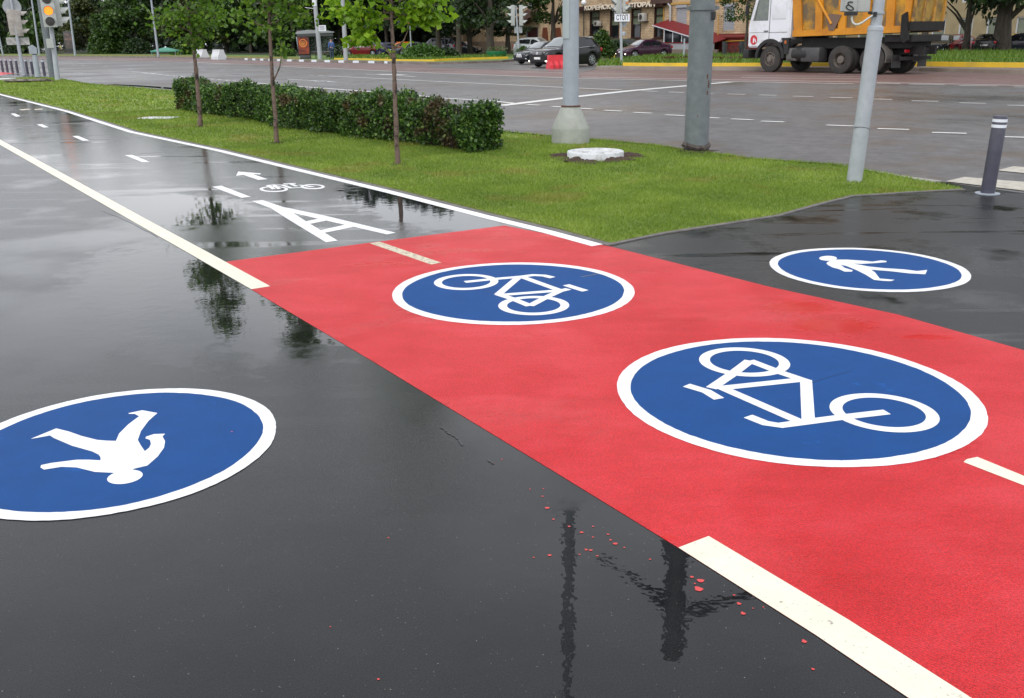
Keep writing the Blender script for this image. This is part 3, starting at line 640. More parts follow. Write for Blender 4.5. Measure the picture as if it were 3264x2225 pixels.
# hedge
def hedge():
    front = [G(x, y) for x, y in ((553, 352), (640, 366), (720, 378), (810, 388), (880, 412), (960, 424), (1050, 435), (1170, 450), (1290, 464), (1400, 480), (1500, 492))]
    root = empty('clipped_hedge', (front[0][0], front[0][1], 0), 0, 'long clipped hedge of green and dead brown leaves on the lawn', 'hedge')
    org = np.array([front[0][0], front[0][1], 0])
    P = [Vector(p) for p in front]; seg = [(P[i+1]-P[i]).length for i in range(len(P)-1)]; tot = sum(seg); W_ = .60
    def at(s):
        s = min(max(s, 0), tot-1e-4)
        for i, l in enumerate(seg):
            if s <= l: t = (P[i+1]-P[i]).normalized(); return P[i]+t*s, Vector((-t.y, t.x))
            s -= l
    back = P[0]
    # n points away from the camera, to the road side
    def pt(s, w_, z):
        p, n = at(s); q = p+n*w_; return (q.x, q.y, z)
    def cl(s): return abs(math.sin(math.pi*(s/1.55+.12*math.sin(s*1.3))))
    def top(s, w_): return -.15*(1-cl(s))**2.5+.05*math.sin(s*1.1+2)+.70+.05*math.sin(s*1.9)+.04*math.sin(s*4.7+w_*3)+(.05*math.sin(s*.8+1))-.10*max(0, (1-s/1.2))
    # dark inner body of twigs
    mb = MB(); ns = 60; vs = []; fs = []
    for i in range(ns+1):
        s = .38+(tot-.56)*i/ns; tp = top(s, .5)-.15
        for w_, z in ((.26, 0.02), (.28, tp*.6), (.36, tp), (W_-.3, tp), (W_-.20, tp*.6), (W_-.18, .02)):
            p = pt(s, w_, z); vs.append((p[0]-org[0]+random.uniform(-.03, .03), p[1]-org[1]+random.uniform(-.03, .03), p[2]+random.uniform(-.03, .03) if z > .1 else z))
    for i in range(ns):
        for k in range(5): a = i*6+k; fs.append((a, a+1, a+7, a+6))
    fs.append(tuple(range(6))); fs.append(tuple(ns*6+k for k in range(6)))
    mb.add(vs, fs).build('twigs', M['twig'], root)
    cs = []; n = 52000; E0, E1 = .28, tot-.06
    for _ in range(n):
        s = E0+random.random()*(E1-E0) if random.random() > .12 else random.choice((E0, E1)) + random.gauss(0, .06)
        u = random.random()
        tz = top(min(max(s, 0), tot), .5)
        lump = .13*math.sin(s*4.3)*math.sin(s*2.1+1)+.07*math.sin(s*1.7)+.03*math.sin(s*11)
        if u < .42: w_ = abs(random.gauss(0, .06))+lump*.6+.17*(1-cl(s))**2; z = tz*random.random()**.85; w_ += .05*math.sin(z*9+s*5)+.10*max(0, .12-z)*5
        elif u < .80: w_ = random.random()*W_; z = tz+random.gauss(-.02, .035)+.03*math.sin(s*9+w_*7)-.13*max(0, 1-w_/.22)**2-.12*max(0, 1-(W_-w_)/.2)**2
        elif u < .90: w_ = W_-abs(random.gauss(0, .07)); z = tz*random.random()
        else: w_ = random.random()*W_; z = tz*random.random(); s = random.choice((E0, E1))+random.gauss(0, .06)
        if z < .05: continue
        p = pt(s, w_, z)
        if s > tot or s < 0:
            q, nn = at(s); t = Vector((nn.y, -nn.x)); e = s-tot if s > tot else s; p = (p[0]+t.x*e, p[1]+t.y*e, p[2])
        cs.append((p[0]-org[0], p[1]-org[1], p[2]))
    leaf_cloud('leaves', cs, .050, M['hedge'], root, flat=.8, down=-.1)
    mb = MB()
    for _ in range(46):
        s = tot-random.uniform(.2, .7); w_ = random.uniform(.1, W_); a = pt(s, w_, 0); b = pt(s+random.uniform(-.1, .15), w_+random.uniform(-.12, .12), .62)
        mb.tube([(a[0]-org[0], a[1]-org[1], 0), (b[0]-org[0], b[1]-org[1], b[2])], .006, 4)
    for _ in range(260):
        s = random.random()*tot; w_ = random.uniform(0, W_); z0 = top(s, w_); a = pt(s, w_, z0-.08); b = pt(s, w_, z0+random.uniform(.02, .09))
        mb.tube([(a[0]-org[0], a[1]-org[1], a[2]), (b[0]-org[0]+random.uniform(-.02, .02), b[1]-org[1], b[2])], .0025, 3)
    mb.build('stems', M['twig'], root)['kind'] = 'stuff'
hedge()
# big light grey lamp pole with concrete cone foot
def lamp_pole():
    bx, by = G(1822, 463); by += .27
    root = empty('lamp_pole', (bx, by, 0), 0, 'thick pale grey pole on a flared concrete foot with a door hatch', 'pole')
    MB().lathe([(.30, -.05), (.30, .235), (.298, .245), (.148, .565), (.14, .575)], n=48).build('concrete_foot', MAT('grey green foot paint', (.36, .38, .34), .6, col2=(.30, .31, .28), vs=6, bump=.3, bs=30), root, True)
    MB().lathe([(.155, .568), (.155, .582), (.13, .59)], n=40).build('collar', M['rust'], root, True)
    MB().tube([(0, 0, .575), (.0, 0, 6), (0, 0, 11)], [.125, .105, .08], 40).build('shaft', M['galv'], root, True)
    hm = MAT('hatch paint', (.40, .45, .47), .4, col2=(.36, .41, .43), vs=4)
    a0 = math.atan2(-by, -bx)+R(38)*-1; mb = MB(); vs = []; fs = []
    for i in range(9):
        a = a0-R(38)+R(64)*i/8
        for r_, z in ((.115, 1.58), (.134, 1.58), (.134, 2.36), (.115, 2.36)): vs.append((math.cos(a)*r_, math.sin(a)*r_, z))
    for i in range(8):
        for k in range(4): fs.append((i*4+k, i*4+(k+1) % 4, i*4+4+(k+1) % 4, i*4+4+k))
    fs += [(0, 1, 2, 3), (32, 35, 34, 33)]
    h = mb.add(vs, fs).build('hatch', hm, root, True)
    mb = MB(); mb.lathe([(.012, 0), (.012, .012)], n=8, axis='x'); o = mb.build('bolt', M['rust'], h); a = a0-R(12); o.location = (math.cos(a)*.134, math.sin(a)*.134, 2.27); o.rotation_euler = (0, 0, a)
    MB().tube([(0, 0, 10.9), (.6, -.3, 11.5), (1.6, -.8, 11.7)], [.05, .04, .04], 10).build('lamp_arm', M['galv'], root, True)
lamp_pole()
def mast():
    bx, by = G(2223, 487); by += .12
    root = empty('tram_wire_mast', (bx, by, 0), 0, 'thick dark grey painted mast with a clamp band and torn collar at its foot', 'pole')
    MB().tube([(0, 0, .06), (0, 0, 2.5), (0, 0, 5), (0, 0, 8.6)], [.172, .168, .175, .175], 40).build('shaft', M['mast'], root, True)
    mb = MB(); vs = []; n = 40
    for r_, z, j in ((.17, -.03, .02), (.178, .03, .03), (.172, .055, .02), (.198, .062, .02), (.205, .09, .035), (.18, .125, .035), (.165, .10, .01)):
        for k in range(n): a = 2*math.pi*k/n; q = r_+random.uniform(-j, j)*.35; vs.append((q*math.cos(a), q*math.sin(a), z+.02*math.sin(a*2+1)))
    fs = [(i*n+k, i*n+(k+1) % n, (i+1)*n+(k+1) % n, (i+1)*n+k) for i in range(6) for k in range(n)]
    mb.add(vs, fs).build('torn_collar', MAT('rotten collar', (.10, .085, .075), .9, col2=(.03, .02, .018), vs=14, bump=1, bs=40), root)
    mb = MB(); mb.lathe([(.172, 1.925), (.188, 1.925), (.188, 1.985), (.172, 1.985)], n=40, cap=False)
    for a in (R(-175), R(-8)):
        mb.box((math.cos(a)*.20, math.sin(a)*.20, 1.955), (.05, .05, .05)); 
    mb.build('clamp_band', M['mast'], root, True)
    mb = MB(); mb.box((.13, -.135, 1.85), (.05, .05, .11), bev=.01); mb.build('bracket', M['black'], root)
    mb = MB()
    for a, z, s in ((-60, 1.05, .03), (-50, .93, .035), (-56, .83, .028), (-50, .98, .02), (-100, .52, .012)):
        a = R(a); Mx = Matrix.Translation((math.cos(a)*.168, math.sin(a)*.168, z)) @ Matrix.Rotation(a, 4, 'Z'); mb.box((0, 0, 0), (.008, s*.8, s*2.0), Mx)
    mb.build('paint_chips', M['rust'], root)
    # arms that show only in the wet ground
    MB().tube([(0, 0, 7.8), (.35, -.2, 7.55), (1.15, -.6, 6.95)], [.10, .085, .07], 8).build('bracket_arm', M['mast'], root, True)
    MB().tube([(0, 0, 7.8), (-.3, .05, 7.45), (-.6, .1, 7.2), (-1.3, .2, 6.75)], [.09, .075, .035, .02], 8).build('stay_wire', M['black'], root, True)
    MB().lathe([(.22, 6.15), (.25, 6.2), (.25, 6.6), (.2, 6.7)], n=16).build('junction_box', M['mast'], root, True)
mast()
def signal_pole():
    bx, by = G(2722, 581); base = (bx, by)
    root = empty('signal_pole', (bx, by, 0), 0, 'light grey jointed pole leaning left beside a dark bollard, with a signal box', 'signal pole')
    o = Vector((bx, by, 0)); U = lambda x, y, off=0: UP(base, x, y, off)-o
    j = U(2790, 95); top = U(2803, 0); d = (top-j).normalized()
    MB().tube([Vector((0, 0, -.03)), Vector((0, 0, 0)).lerp(j, .5), j], [.084, .082, .080], 32).build('lower_tube', M['sigpole'], root, True)
    MB().tube([j-d*.01, j, j+d*.03, j+d*.045], [.083, .084, .078, .06], 32).build('joint_ring', M['sigpole'], root, True)
    MB().tube([j, j+d*2.2], .058, 28).build('upper_tube', M['sigpole'], root, True)
    b = U(2798, 40)
    MB().tube([b-d*.012, b+d*.012], .068, 24).build('clamp_band', M['sigpole'], root, True)
    c = Vector((0, 0, 0)).lerp(j, .36); mb = MB()
    mb.tube([c+Vector((.083*math.cos(a), .083*math.sin(a), -.03*math.sin(a+.5))) for a in [R(x) for x in range(180, 371, 15)]], .0035, 5); mb.build('wire', M['black'], root)
    # signal housing seen from behind, hanging off the pole to the left
    p1 = U(2677, 37, -.03); p2 = U(2787, 38, -.03); ax = (p2-p1).normalized(); wdt = (p2-p1).length
    up = Vector((0, 0, 1)); nrm = ax.cross(up).normalized()
    Mx = Matrix(((ax.x, nrm.x, up.x, p1.x), (ax.y, nrm.y, up.y, p1.y), (ax.z, nrm.z, up.z, p1.z), (0, 0, 0, 1)))
    h = MB().box((wdt*.43, -.12, .30), (wdt*.86, .24, .60), Mx, bev=.012).build('signal_housing', M['signgrey'], root, True)
    mb = MB(); mb.box((.027, .004, .30), (.012, .012, .59), Mx); mb.box((wdt*.5, .003, .30), (.01, .008, .58), Mx); mb.build('housing_rib', M['signback'], h)
    s = crop([(538, 50), (500, 38), (440, 42), (415, 70), (425, 105), (465, 130), (510, 155), (550, 195), (548, 225), (490, 242), (420, 225), (375, 190), (368, 150), (400, 122), (440, 108)], 2650, 0, 7.747)
    # the written figure, stroke painted on the rear face of the box
    pf = [U(x, y, -.03-.0) for x, y in s]; q = []
    for p in pf:
        r_ = p-p1; q.append(Mx @ Vector((r_.dot(ax), .007, r_.dot(up))))
    MB().tube(q, .0058, 8).build('painted_figure', M['signblack'], h, True)
    mb = MB(); a = U(2712, 44, -.03); mb.box((0, 0, 0), (.11, .10, .035), Matrix.Translation(a)); mb.box((0, 0, 0), (.04, .04, .03), Matrix.Translation(U(2775, 41, -.03))); mb.build('cable_gland', M['black'], root)
    MB().tube([U(x, y, -.05) for x, y in ((2715, 48), (2715, 62), (2718, 72), (2726, 78), (2736, 78), (2750, 71), (2768, 58), (2785, 48), (2792, 42))], .011, 10).build('conduit', MAT('white conduit', (.55, .57, .55), .4), root, True)
    MB().box((0, 0, 0), (.03, .03, .05), Matrix.Translation(U(2789, 46, -.09))).build('conduit_clip', M['black'], root)
signal_pole()
def bollard(base, label, top=None, rad=.068, hgt=.86, group='slate bollards with two white bands'):
    root = empty('bollard', (base[0], base[1], base[2] if len(base) > 2 else 0), 0, label, 'bollard', group)
    t = (top-Vector((base[0], base[1], 0))) if top is not None else Vector((0, 0, hgt)); H_ = t.length; d = t.normalized()
    at = lambda f: d*(H_*f)
    MB().tube([at(0), at(.5), at(.985), at(1.0)], [rad, rad, rad, rad*.94], 28).build('post', M['bollard'], root, True)
    for f0, f1 in ((.855, .893), (.925, .962)): MB().tube([at(f0), at(f1)], rad+.0025, 28).build('white_band', M['signwhite'], root, True)
    f = MB().lathe([(rad*1.75, 0.004), (rad*1.75, .014), (rad, .016)], n=28).build('flange', M['galv'], root, True)
    return root
b0 = G(3147, 619); bollard(b0, 'slate bollard standing alone near the zebra crossing at right', UP(b0, 3190, 369))
ends = [(10, 231), (25, 232), (41, 233), (57, 234), (89, 238), (106, 239), (125, 240), (143, 243), (163, 245)]
words = ['leftmost of the far row of bollards', 'second from left in the far bollard row', 'third from left in the far bollard row', 'fourth bollard of the far row, left of the sign pole', 'fifth bollard of the far row, just right of the sign pole', 'sixth bollard of the far row, left of the control post', 'seventh bollard of the far row, half behind the control post', 'eighth bollard of the far row, between control post and amber light', 'last bollard of the far row, behind the dark pole']
src = None
for (x, y), wd_ in zip(ends, words):
    g = G(x, y)
    if src is None: src = bollard((g[0], g[1], 0), wd_, rad=.075, hgt=.88); k = src
    else: k = copy_tree(src); k.location = (g[0], g[1], 0); k['label'] = wd_
# manhole rings and slabs in the lawn
def manhole():
    c = G(1901, 512); cy = c[1]+.16
    root = empty('manhole_ring', (c[0], cy, 0), 0, 'whitewashed round concrete manhole ring standing proud of the lawn', 'manhole')
    MB().lathe([(.385, -.05), (.39, .095), (.383, .112), (.32, .114)], n=56).build('ring', M['concrete_white'], root, True)
    MB().lathe([(.32, .108), (.32, .119), (.18, .122), (.17, .117), (.12, .117), (.0, .117)], n=48, cap=False).build('lid', MAT('worn white lid', (.64, .65, .66), .6, col2=(.34, .33, .32), vs=9, lo=.48, hi=.62), root, True)
    mb = MB(); n = 90; vs = []; fs = []
    for r_, z, j in ((.375, .045, .03), (.45, .045, .03), (.55, .03, .035), (.62, .012, .04)):
        for k in range(n):
            a = 2*math.pi*k/n; q = (r_ if r_ > .4 else .394)+random.uniform(-j, j)*(1 if r_ > .4 else .04)+(.05*math.sin(3*a+1)+.03*math.sin(7*a) if r_ > .4 else 0); vs.append((q*math.cos(a), q*math.sin(a), max(.008, z+.018*math.sin(5*a)+.014*math.sin(11*a+2)+random.uniform(-j, j)*.35)))
    for i in range(3):
        for k in range(n): fs.append((i*n+k, i*n+(k+1) % n, (i+1)*n+(k+1) % n, (i+1)*n+k))
    o = mb.add(vs, fs).build('soil', M['soil']); o.location = (c[0], cy, 0); o['kind'] = 'stuff'; tag(o, 'ring of dark crumbly soil around the white manhole', 'soil')
manhole()
def soil_shade_patch(x, y, r_, label):  # contact darkening painted at feet in soil colour; real soil at the mast
    c = G(x, y); k = random.random()*6
    o = sheet('soil', [(c[0]+(r_*(1+.25*math.sin(3*a+k)+.12*math.sin(7*a)))*math.cos(a), c[1]+.03+(r_*(1+.2*math.cos(2*a+k)+.1*math.sin(8*a)))*math.sin(a)) for a in [2*math.pi*i/24 for i in range(24)]], .026, M['soil'], kind='stuff', label=label, cat='soil'); return o
soil_shade_patch(2223, 488, .26, 'bare dark soil around the foot of the dark mast'); soil_shade_patch(1268, 530, .10, 'small soil-coloured contact shade at the nearest young tree'); soil_shade_patch(882, 459, .11, 'small soil-coloured contact shade at the middle young tree'); soil_shade_patch(639, 408, .12, 'small soil-coloured contact shade at the farthest young tree')
def slab(px, L_, W_, H_, rz, mat, label, tilt=0, name='concrete_slab'):
    c = G(*px); o = MB().box((0, 0, H_/2), (L_, W_, H_), bev=.02).build(name, mat, None, True); o.location = (c[0], c[1], .0); o.rotation_euler = (R(tilt), 0, R(rz)); tag(o, label, 'slab'); return o
slab((505, 379), .80, .45, .035, -15, M['concrete_white'], 'whitewashed flat slab in the lawn left of the hedge')
slab((4, 256), 1.1, .8, .09, 5, M['concrete_white'], 'white slab lying at the far left edge of the lawn')
slab((96, 262), 1.9, 1.2, .10, 8, MAT('broken slab', (.28, .25, .22), .8, col2=(.06, .045, .035), vs=3, bump=1, bs=12), 'broken grey slab over a dark hole beside the control post', tilt=-7)
c = G(92, 263); o = sheet('soil', [(c[0]+a*1.0+random.uniform(-.1, .1), c[1]+b*.5+random.uniform(-.08, .08)) for a, b in ((-1, -.5), (-.3, -.9), (.5, -.7), (1.2, 0), (1.5, .8), (.5, 1), (-.7, .6))], .03, M['soil'], kind='stuff', label='dark earth under the broken slab', cat='soil')
# ================================================================== THE FAR SIDE: KERBS, VERGES
ent0, ent1 = 1240, 1890     # car park entrance between these places on the far kerb
kl = PX([(-700, 176), (-300, 178), (0, 180.5), (500, 184), (780, 191)], ROADZ); kw = PX([(780, 191), (900, 195.2), (1100, 199.6), (1235, 202.5)], ROADZ)
kr = PX([(1898, 223.2), (2200, 224), (2930, 226.5), (3264, 236), (3700, 248)], ROADZ)
kq = PX([(1235, 202.5), (1350, 205.5), (1480, 203), (1600, 199), (1640, 195)], ROADZ)
M['kerb_brown'] = MAT('brown stained kerb', (.24, .19, .155), .55, col2=(.32, .27, .23), vs=.8)
for pts, m_ in ((kl, 'kerb_dark'), (kq, 'kerb_dark'), (kr, 'kerb_brown')):
    mb = MB(); kerb(mb, pts, 0, .22, ROADZ-.1, .035); o = mb.build('kerb', M[m_]); o['kind'] = 'structure'
# black and white kerb stones
kwv = [Vector(p) for p in kw]; mbw, mbb = MB(), MB(); tt = []
lens = [(kwv[i+1]-kwv[i]).length for i in range(len(kwv)-1)]; tot = sum(lens)
def along(vs, s):
    for i in range(len(vs)-1):
        l = (vs[i+1]-vs[i]).length
        if s <= l or i == len(vs)-2: return vs[i].lerp(vs[i+1], s/l)
        s -= l
s = 0; k = 0
while s < tot-.2:
    l = 1.55 if k % 2 else 1.0
    a = along(kwv, s); b = along(kwv, min(s+l, tot)); kerb(mbw if k % 2 == 0 else mbb, [tuple(a), tuple(b)], 0, .24, ROADZ-.1, .05); s += l; k += 1
o = mbw.build('white_kerb_stones', M['signwhite']); o['kind'] = 'structure'; o = mbb.build('black_kerb_stones', M['kerb_dark']); o['kind'] = 'structure'
far_back = [(60, 330), (-330, 420)]
# left verge: reaches back under the trees
vl = kl + kw[1:] + kq[1:] + PX([(1640, 178), (1500, 166)], 0) + [(20, 330), (-420, 420)]
vl = [tuple(p) for p in offset_line(kl + kw[1:] + kq[1:], .23)] + PX([(1640, 176)], 0) + [(25, 330), (-480, 420)]
sheet('far_verge', vl, .0, M['verge'], thick=.3)
sheet('pavement_strip', ribbon_pts(kl[2:]+kw[1:]+kq[1:-1], .24, 1.5), .006, MAT('muddy pavement strip', (.16, .12, .10), .7, col2=(.22, .18, .15), vs=.8))
# shaded ground under the trees
sheet('woodland_floor', PX([(-300, 170.5), (0, 171.5), (500, 173), (900, 176), (1200, 178), (1300, 176), (1640, 172)], 0)+[(25, 320), (-470, 410)], .01, M['park'])
def yellow(px, h=.14, w_=.22, z=0.0, m_='kerb_yellow'):
    mb = MB(); kerb(mb, PX(px, z), 0, w_, -.05, h); o = mb.build('yellow_kerb', M[m_]); o['kind'] = 'structure'
yellow([(-300, 172), (0, 174.5), (500, 178.5), (780, 184), (965, 187)], .10, .3, m_='kerb_dull')
yellow([(1065, 189.5), (1150, 191), (1230, 193.5), (1380, 195.5)], .12); yellow([(1384, 195.5), (1500, 190.5), (1620, 187)], .16); yellow([(1110, 184), (1240, 187.5)], .1)
# parking lane behind the entrance, asphalt
sheet('car_park_road', PX([(1235, 204), (1350, 206.5), (1640, 196), (1640, 176), (1500, 166)], 0)+[(40, 320), (140, 230)]+PX([(3900, 190), (3600, 176), (3264, 170), (2930, 170), (2200, 178), (2020, 196), (1905, 212), (1853, 224)], 0), ROADZ+.012, MAT('car park asphalt', (.085, .08, .08), .35, col2=(.13, .12, .115), vs=.6, bump=.3, bs=20))
# right island with yellow kerb
isl = PX([(1898, 213), (1925, 211), (2060, 210), (2200, 210.5), (2930, 211), (3264, 215), (3700, 224)], -.0)
isl_back = PX([(3700, 178), (3264, 170), (2930, 171), (2560, 176), (2200, 180), (2080, 184), (1990, 193), (1915, 204), (1899, 211.5)], 0)
sheet('verge_pavement', [tuple(p) for p in offset_line(kr, .2)] + isl[::-1], .03, MAT('wet brown pavement', (.14, .11, .10), .45, col2=(.20, .17, .155), vs=1.2), thick=.2)
sheet('far_verge', isl[1:]+isl_back, .035, M['verge'], thick=.2)
yellow([(1985, 211.5), (2060, 213), (2200, 213.5), (2560, 213.5), (2930, 213.5)], .20, .25, .0); yellow([(2930, 213.5), (3100, 216), (3264, 218), (3700, 227)], .24, .25)
yellow([(2960, 178), (3264, 178.5), (3700, 186)], .16); yellow([(1895, 183), (1960, 182)], .16)
P3 = lambda x, y: G(x, y, .035)
def patchblades(poly, dens, h, wd_, label, z0=.03): return blades('grass', poly, [(0, 400, dens, h, wd_)], M['grass_far'], z0, label)
patchblades(isl[1:]+isl_back, 26, .30, .05, 'rough grass on the far verge behind the yellow kerb')
patchblades(PX([(1050, 187), (1380, 191.5), (1600, 184), (1620, 178), (1100, 178)], 0), 12, .20, .06, 'rough grass beside the car park entrance')
# dark red bedding plants in the verge
cs = []
for x0, x1, y in ((2110, 2200, 195.5), (2270, 2424, 195.5)):
    for _ in range(900): x = random.uniform(x0, x1); g = P3(x, y+random.gauss(0, .8)); cs.append((g[0], g[1], random.uniform(.05, .28)))
o = leaf_cloud('bedding_plants', cs, .16, leafmat('dark red foliage', (.07, .012, .010), (.12, .03, .02)), None); o['kind'] = 'stuff'; tag(o, 'low dark red bedding plants in the far verge', 'bedding plants')
# ================================================================== TREES
crown_mats = [leafmat('dense tree leaf', (.010, .026, .008), (.025, .055, .012), (.06, .11, .02), trans=.2), leafmat('bright tree leaf', (.02, .055, .010), (.05, .11, .014), (.12, .19, .03), trans=.25), leafmat('olive tree leaf', (.022, .035, .008), (.055, .075, .014), (.12, .13, .03), trans=.2)]
def crown_mesh(seed, rad, z0, z1, n, size, mat, lumps=26, squash=1):
    rs = np.random.default_rng(seed); C_ = []
    cen = []
    for i in range(lumps):
        a = rs.random()*2*np.pi; f = rs.random(); z = z0+(z1-z0)*f; prof = np.sin(np.pi*min(1, .18+f*.85))**.7
        rr = rad*prof*(.35+.65*np.sqrt(rs.random())); cen.append((np.cos(a)*rr, np.sin(a)*rr, z, rad*(.20+.22*rs.random())))
    for cx, cy, cz, r_ in cen:
        m_ = int(n/lumps); d = rs.normal(size=(m_, 3)); d /= np.linalg.norm(d, axis=1)[:, None]; q = d*(r_*(.55+.5*rs.random(m_)))[:, None]; q[:, 2] *= .75
        C_.append(q+np.array([cx, cy, cz]))
    C_ = np.concatenate(C_); C_ = C_[C_[:, 2] > z0*.6]
    o = leaf_cloud('crown', C_, size, mat, None, flat=.7, down=.15)
    return o
protos = {}
def big_tree(x, y, Rr, z0, z1, kind, label, seed=0, lean=0, size=.42, n=4200, trunk=.22, z=0.0, D=None, group=None):
    """kind picks one of a few crown meshes, scaled"""
    g = G(x, y, z)
    root = empty('tree', (g[0], g[1], z), random.uniform(0, 6.28), label, 'tree', group)
    key = (kind, seed % 3, size)
    if key not in protos:
        c = crown_mesh(seed*7+kind*3+1, 1.0*3.5, 0.0, 7.0, n, size, crown_mats[kind], 30); protos[key] = c.data; c.parent = root
    else:
        c = bpy.data.objects.new('crown', protos[key]); COL.objects.link(c); c.parent = root
    c.location = (0, 0, z0); c.scale = (Rr/3.5, Rr/3.5, (z1-z0)/7.0)
    mb = MB(); mb.tube([(0, 0, -.1), (random.uniform(-.1, .1), .05, z0*.6+.3), (random.uniform(-.2, .2)+lean, .1, z0+1), (lean*1.5, 0, z0+(z1-z0)*.6)], [trunk*1.35, trunk, trunk*.8, trunk*.3], 12); mb.build('trunk', M['bark_old'], root, True)
    if trunk > .15:
        for _ in range(3):
            a = random.uniform(0, 6.28); zz = z0*random.uniform(.6, 1)+.3
            MB().tube([(0, 0, zz), (math.cos(a)*Rr*.3, math.sin(a)*Rr*.3, zz+1.4), (math.cos(a)*Rr*.6, math.sin(a)*Rr*.6, zz+2.3)], [trunk*.45, trunk*.3, trunk*.12], 7).build('limb', M['bark_old'], root, True)
    return root
TG = 'dark trees lining the far side of the road'
TL = [ # x, y(ground), radius, crown bottom, crown top, kind, label
 (-90, 170, 7, 1.2, 15, 0, 'tree just outside the left edge of the street trees'), (40, 168, 7, 1.6, 15, 0, 'dark tree behind the round grey sign back'), (118, 170, 5.5, 1.4, 14, 1, 'tree behind the small control post'),
 (210, 167, 6.5, 1.8, 15, 0, 'dark tree behind the worker in the yellow vest'), (283, 170, 4.6, 1.0, 9.5, 2, 'olive tree right of the advertising pylon'), (345, 168, 6, 1.5, 14, 0, 'dark tree left of the green tent'),
 (372, 171, 4.2, 1.1, 8.5, 1, 'bright low tree just left of the green tent'), (440, 170, 4.6, 1.0, 10, 1, 'bright tree just left of the farthest young tree'), (500, 167, 6.5, 2.0, 15, 0, 'dark tree behind the green tent'),
 (585, 168, 6.0, 2.2, 14, 0, 'dark tree behind the two white concrete blocks, left one'), (650, 170, 5.5, 1.7, 11, 2, 'olive tree behind the right white concrete block'), (725, 168, 6.2, 2.2, 14, 0, 'dark tree with bare trunk right of the concrete blocks'),
 (800, 169, 5.2, 1.6, 12, 1, 'green tree left of the middle young tree'), (868, 168, 6, 2.2, 14, 0, 'dark tree behind the middle young tree'), (935, 171, 4.8, 1.8, 10, 1, 'green tree left of the bus shelter'),
 (1010, 169, 6.0, 2.6, 14, 2, 'olive tree rising behind the bus shelter'), (1085, 168, 6.0, 3.2, 14, 0, 'dark tree right of the bus shelter'), (1160, 168, 5.5, 3.2, 13, 0, 'dark tree above the dark red car'),
 (1235, 169, 5.5, 3.2, 13, 0, 'dark tree behind the nearest young tree'), (1310, 167, 5.5, 3.0, 13, 0, 'dark tree behind the no-parking sign')]
for i, (x, y, r_, z0, z1, kd, lb) in enumerate(TL): big_tree(x, y, r_, z0, z1*1.35 if z1 > 12 else z1, kd, lb, seed=i, group=TG, size=.42)
for i, (x, y, r_, z0, z1, kd, lb) in enumerate([(1400, 175, 4.4, 3.2, 12, 0, 'dark tree behind the grey van'), (1462, 176, 3.2, 2.6, 11, 0, 'tree with a thick dark trunk right of the grey van'), (1566, 178, 3.8, 2.7, 11, 0, 'tree with a pale trunk behind the green planter'), (1500, 172, 4.6, 2.0, 10, 0, 'broad dark tree between the two thick trunks'), (1425, 170, 4.6, 2.4, 12, 0, 'dark tree behind the low bushes'), (1765, 167, 3.0, 3.2, 9.0, 1, 'green tree in front of the brick house left of the lamp pole'), (1620, 170, 2.6, 1.8, 3.6, 0, 'low dark tree left of the far signal pole')]):
    big_tree(x, y, r_, z0, z1, kd, lb, seed=i+1, group=None, size=.36, trunk=.34 if i == 2 else .26)
big_tree(2372, 178, 1.9, 2.6, 7.5, 1, 'slim street tree just left of the white truck cab', seed=2, size=.26, trunk=.10)
big_tree(3190, 166, 4.6, 3.1, 17, 0, 'big tree with a thick grooved trunk at the right edge', seed=1, size=.30, trunk=.55, z=.03)
big_tree(3075, 166, 3.4, 1.4, 15, 0, 'dark bushy tree just right of the dumper truck tail', seed=2, size=.28, trunk=.25, z=.03)
big_tree(3320, 168, 5.2, 3.5, 18, 0, 'tree just past the right edge', seed=0, size=.30, trunk=.3, z=.03)
big_tree(3560, 172, 5.5, 3.5, 18, 0, 'tree out of the frame to the right', seed=1, size=.30, trunk=.3, z=.03)
big_tree(3850, 180, 5.5, 3.5, 18, 0, 'tree further out of the frame to the right', seed=2, size=.30, trunk=.3, z=.03)
for x_, y_, sd_, lb_ in ((2236, 178, 1, 'added unseen tall tree, its trunk behind the dark mast'), (2520, 176, 2, 'added unseen tall tree above the truck cab'), (2640, 174, 0, 'added unseen tall tree above the orange tipping body'), (2780, 172, 1, 'added unseen tall tree behind the signal pole'), (2940, 170, 2, 'added unseen tall tree above the truck tail')):
    big_tree(x_, y_, 5.0, 6.2, 21, 0, lb_, seed=sd_, size=.36, trunk=.2, z=.03)  # added trees, crowns out of view, to darken reflections in the wet footway
# the wood behind them reads as one mass
cs = []
for _ in range(30000):
    x = random.uniform(-420, 1420); f = random.random(); dd = random.uniform(0, 14)
    g = G(x, 163.0 if x < 700 else 165.5); v = Vector(g).normalized(); z = random.random()**1.0*22
    cs.append((g[0]+v.x*dd, g[1]+v.y*dd, z+.3))
o = leaf_cloud('woodland', cs, 1.35, leafmat('far wood leaf', (.006, .015, .006), (.014, .032, .010), (.035, .07, .015), trans=.1), None); o['kind'] = 'stuff'; tag(o, 'dense dark wood behind the roadside trees', 'woodland')
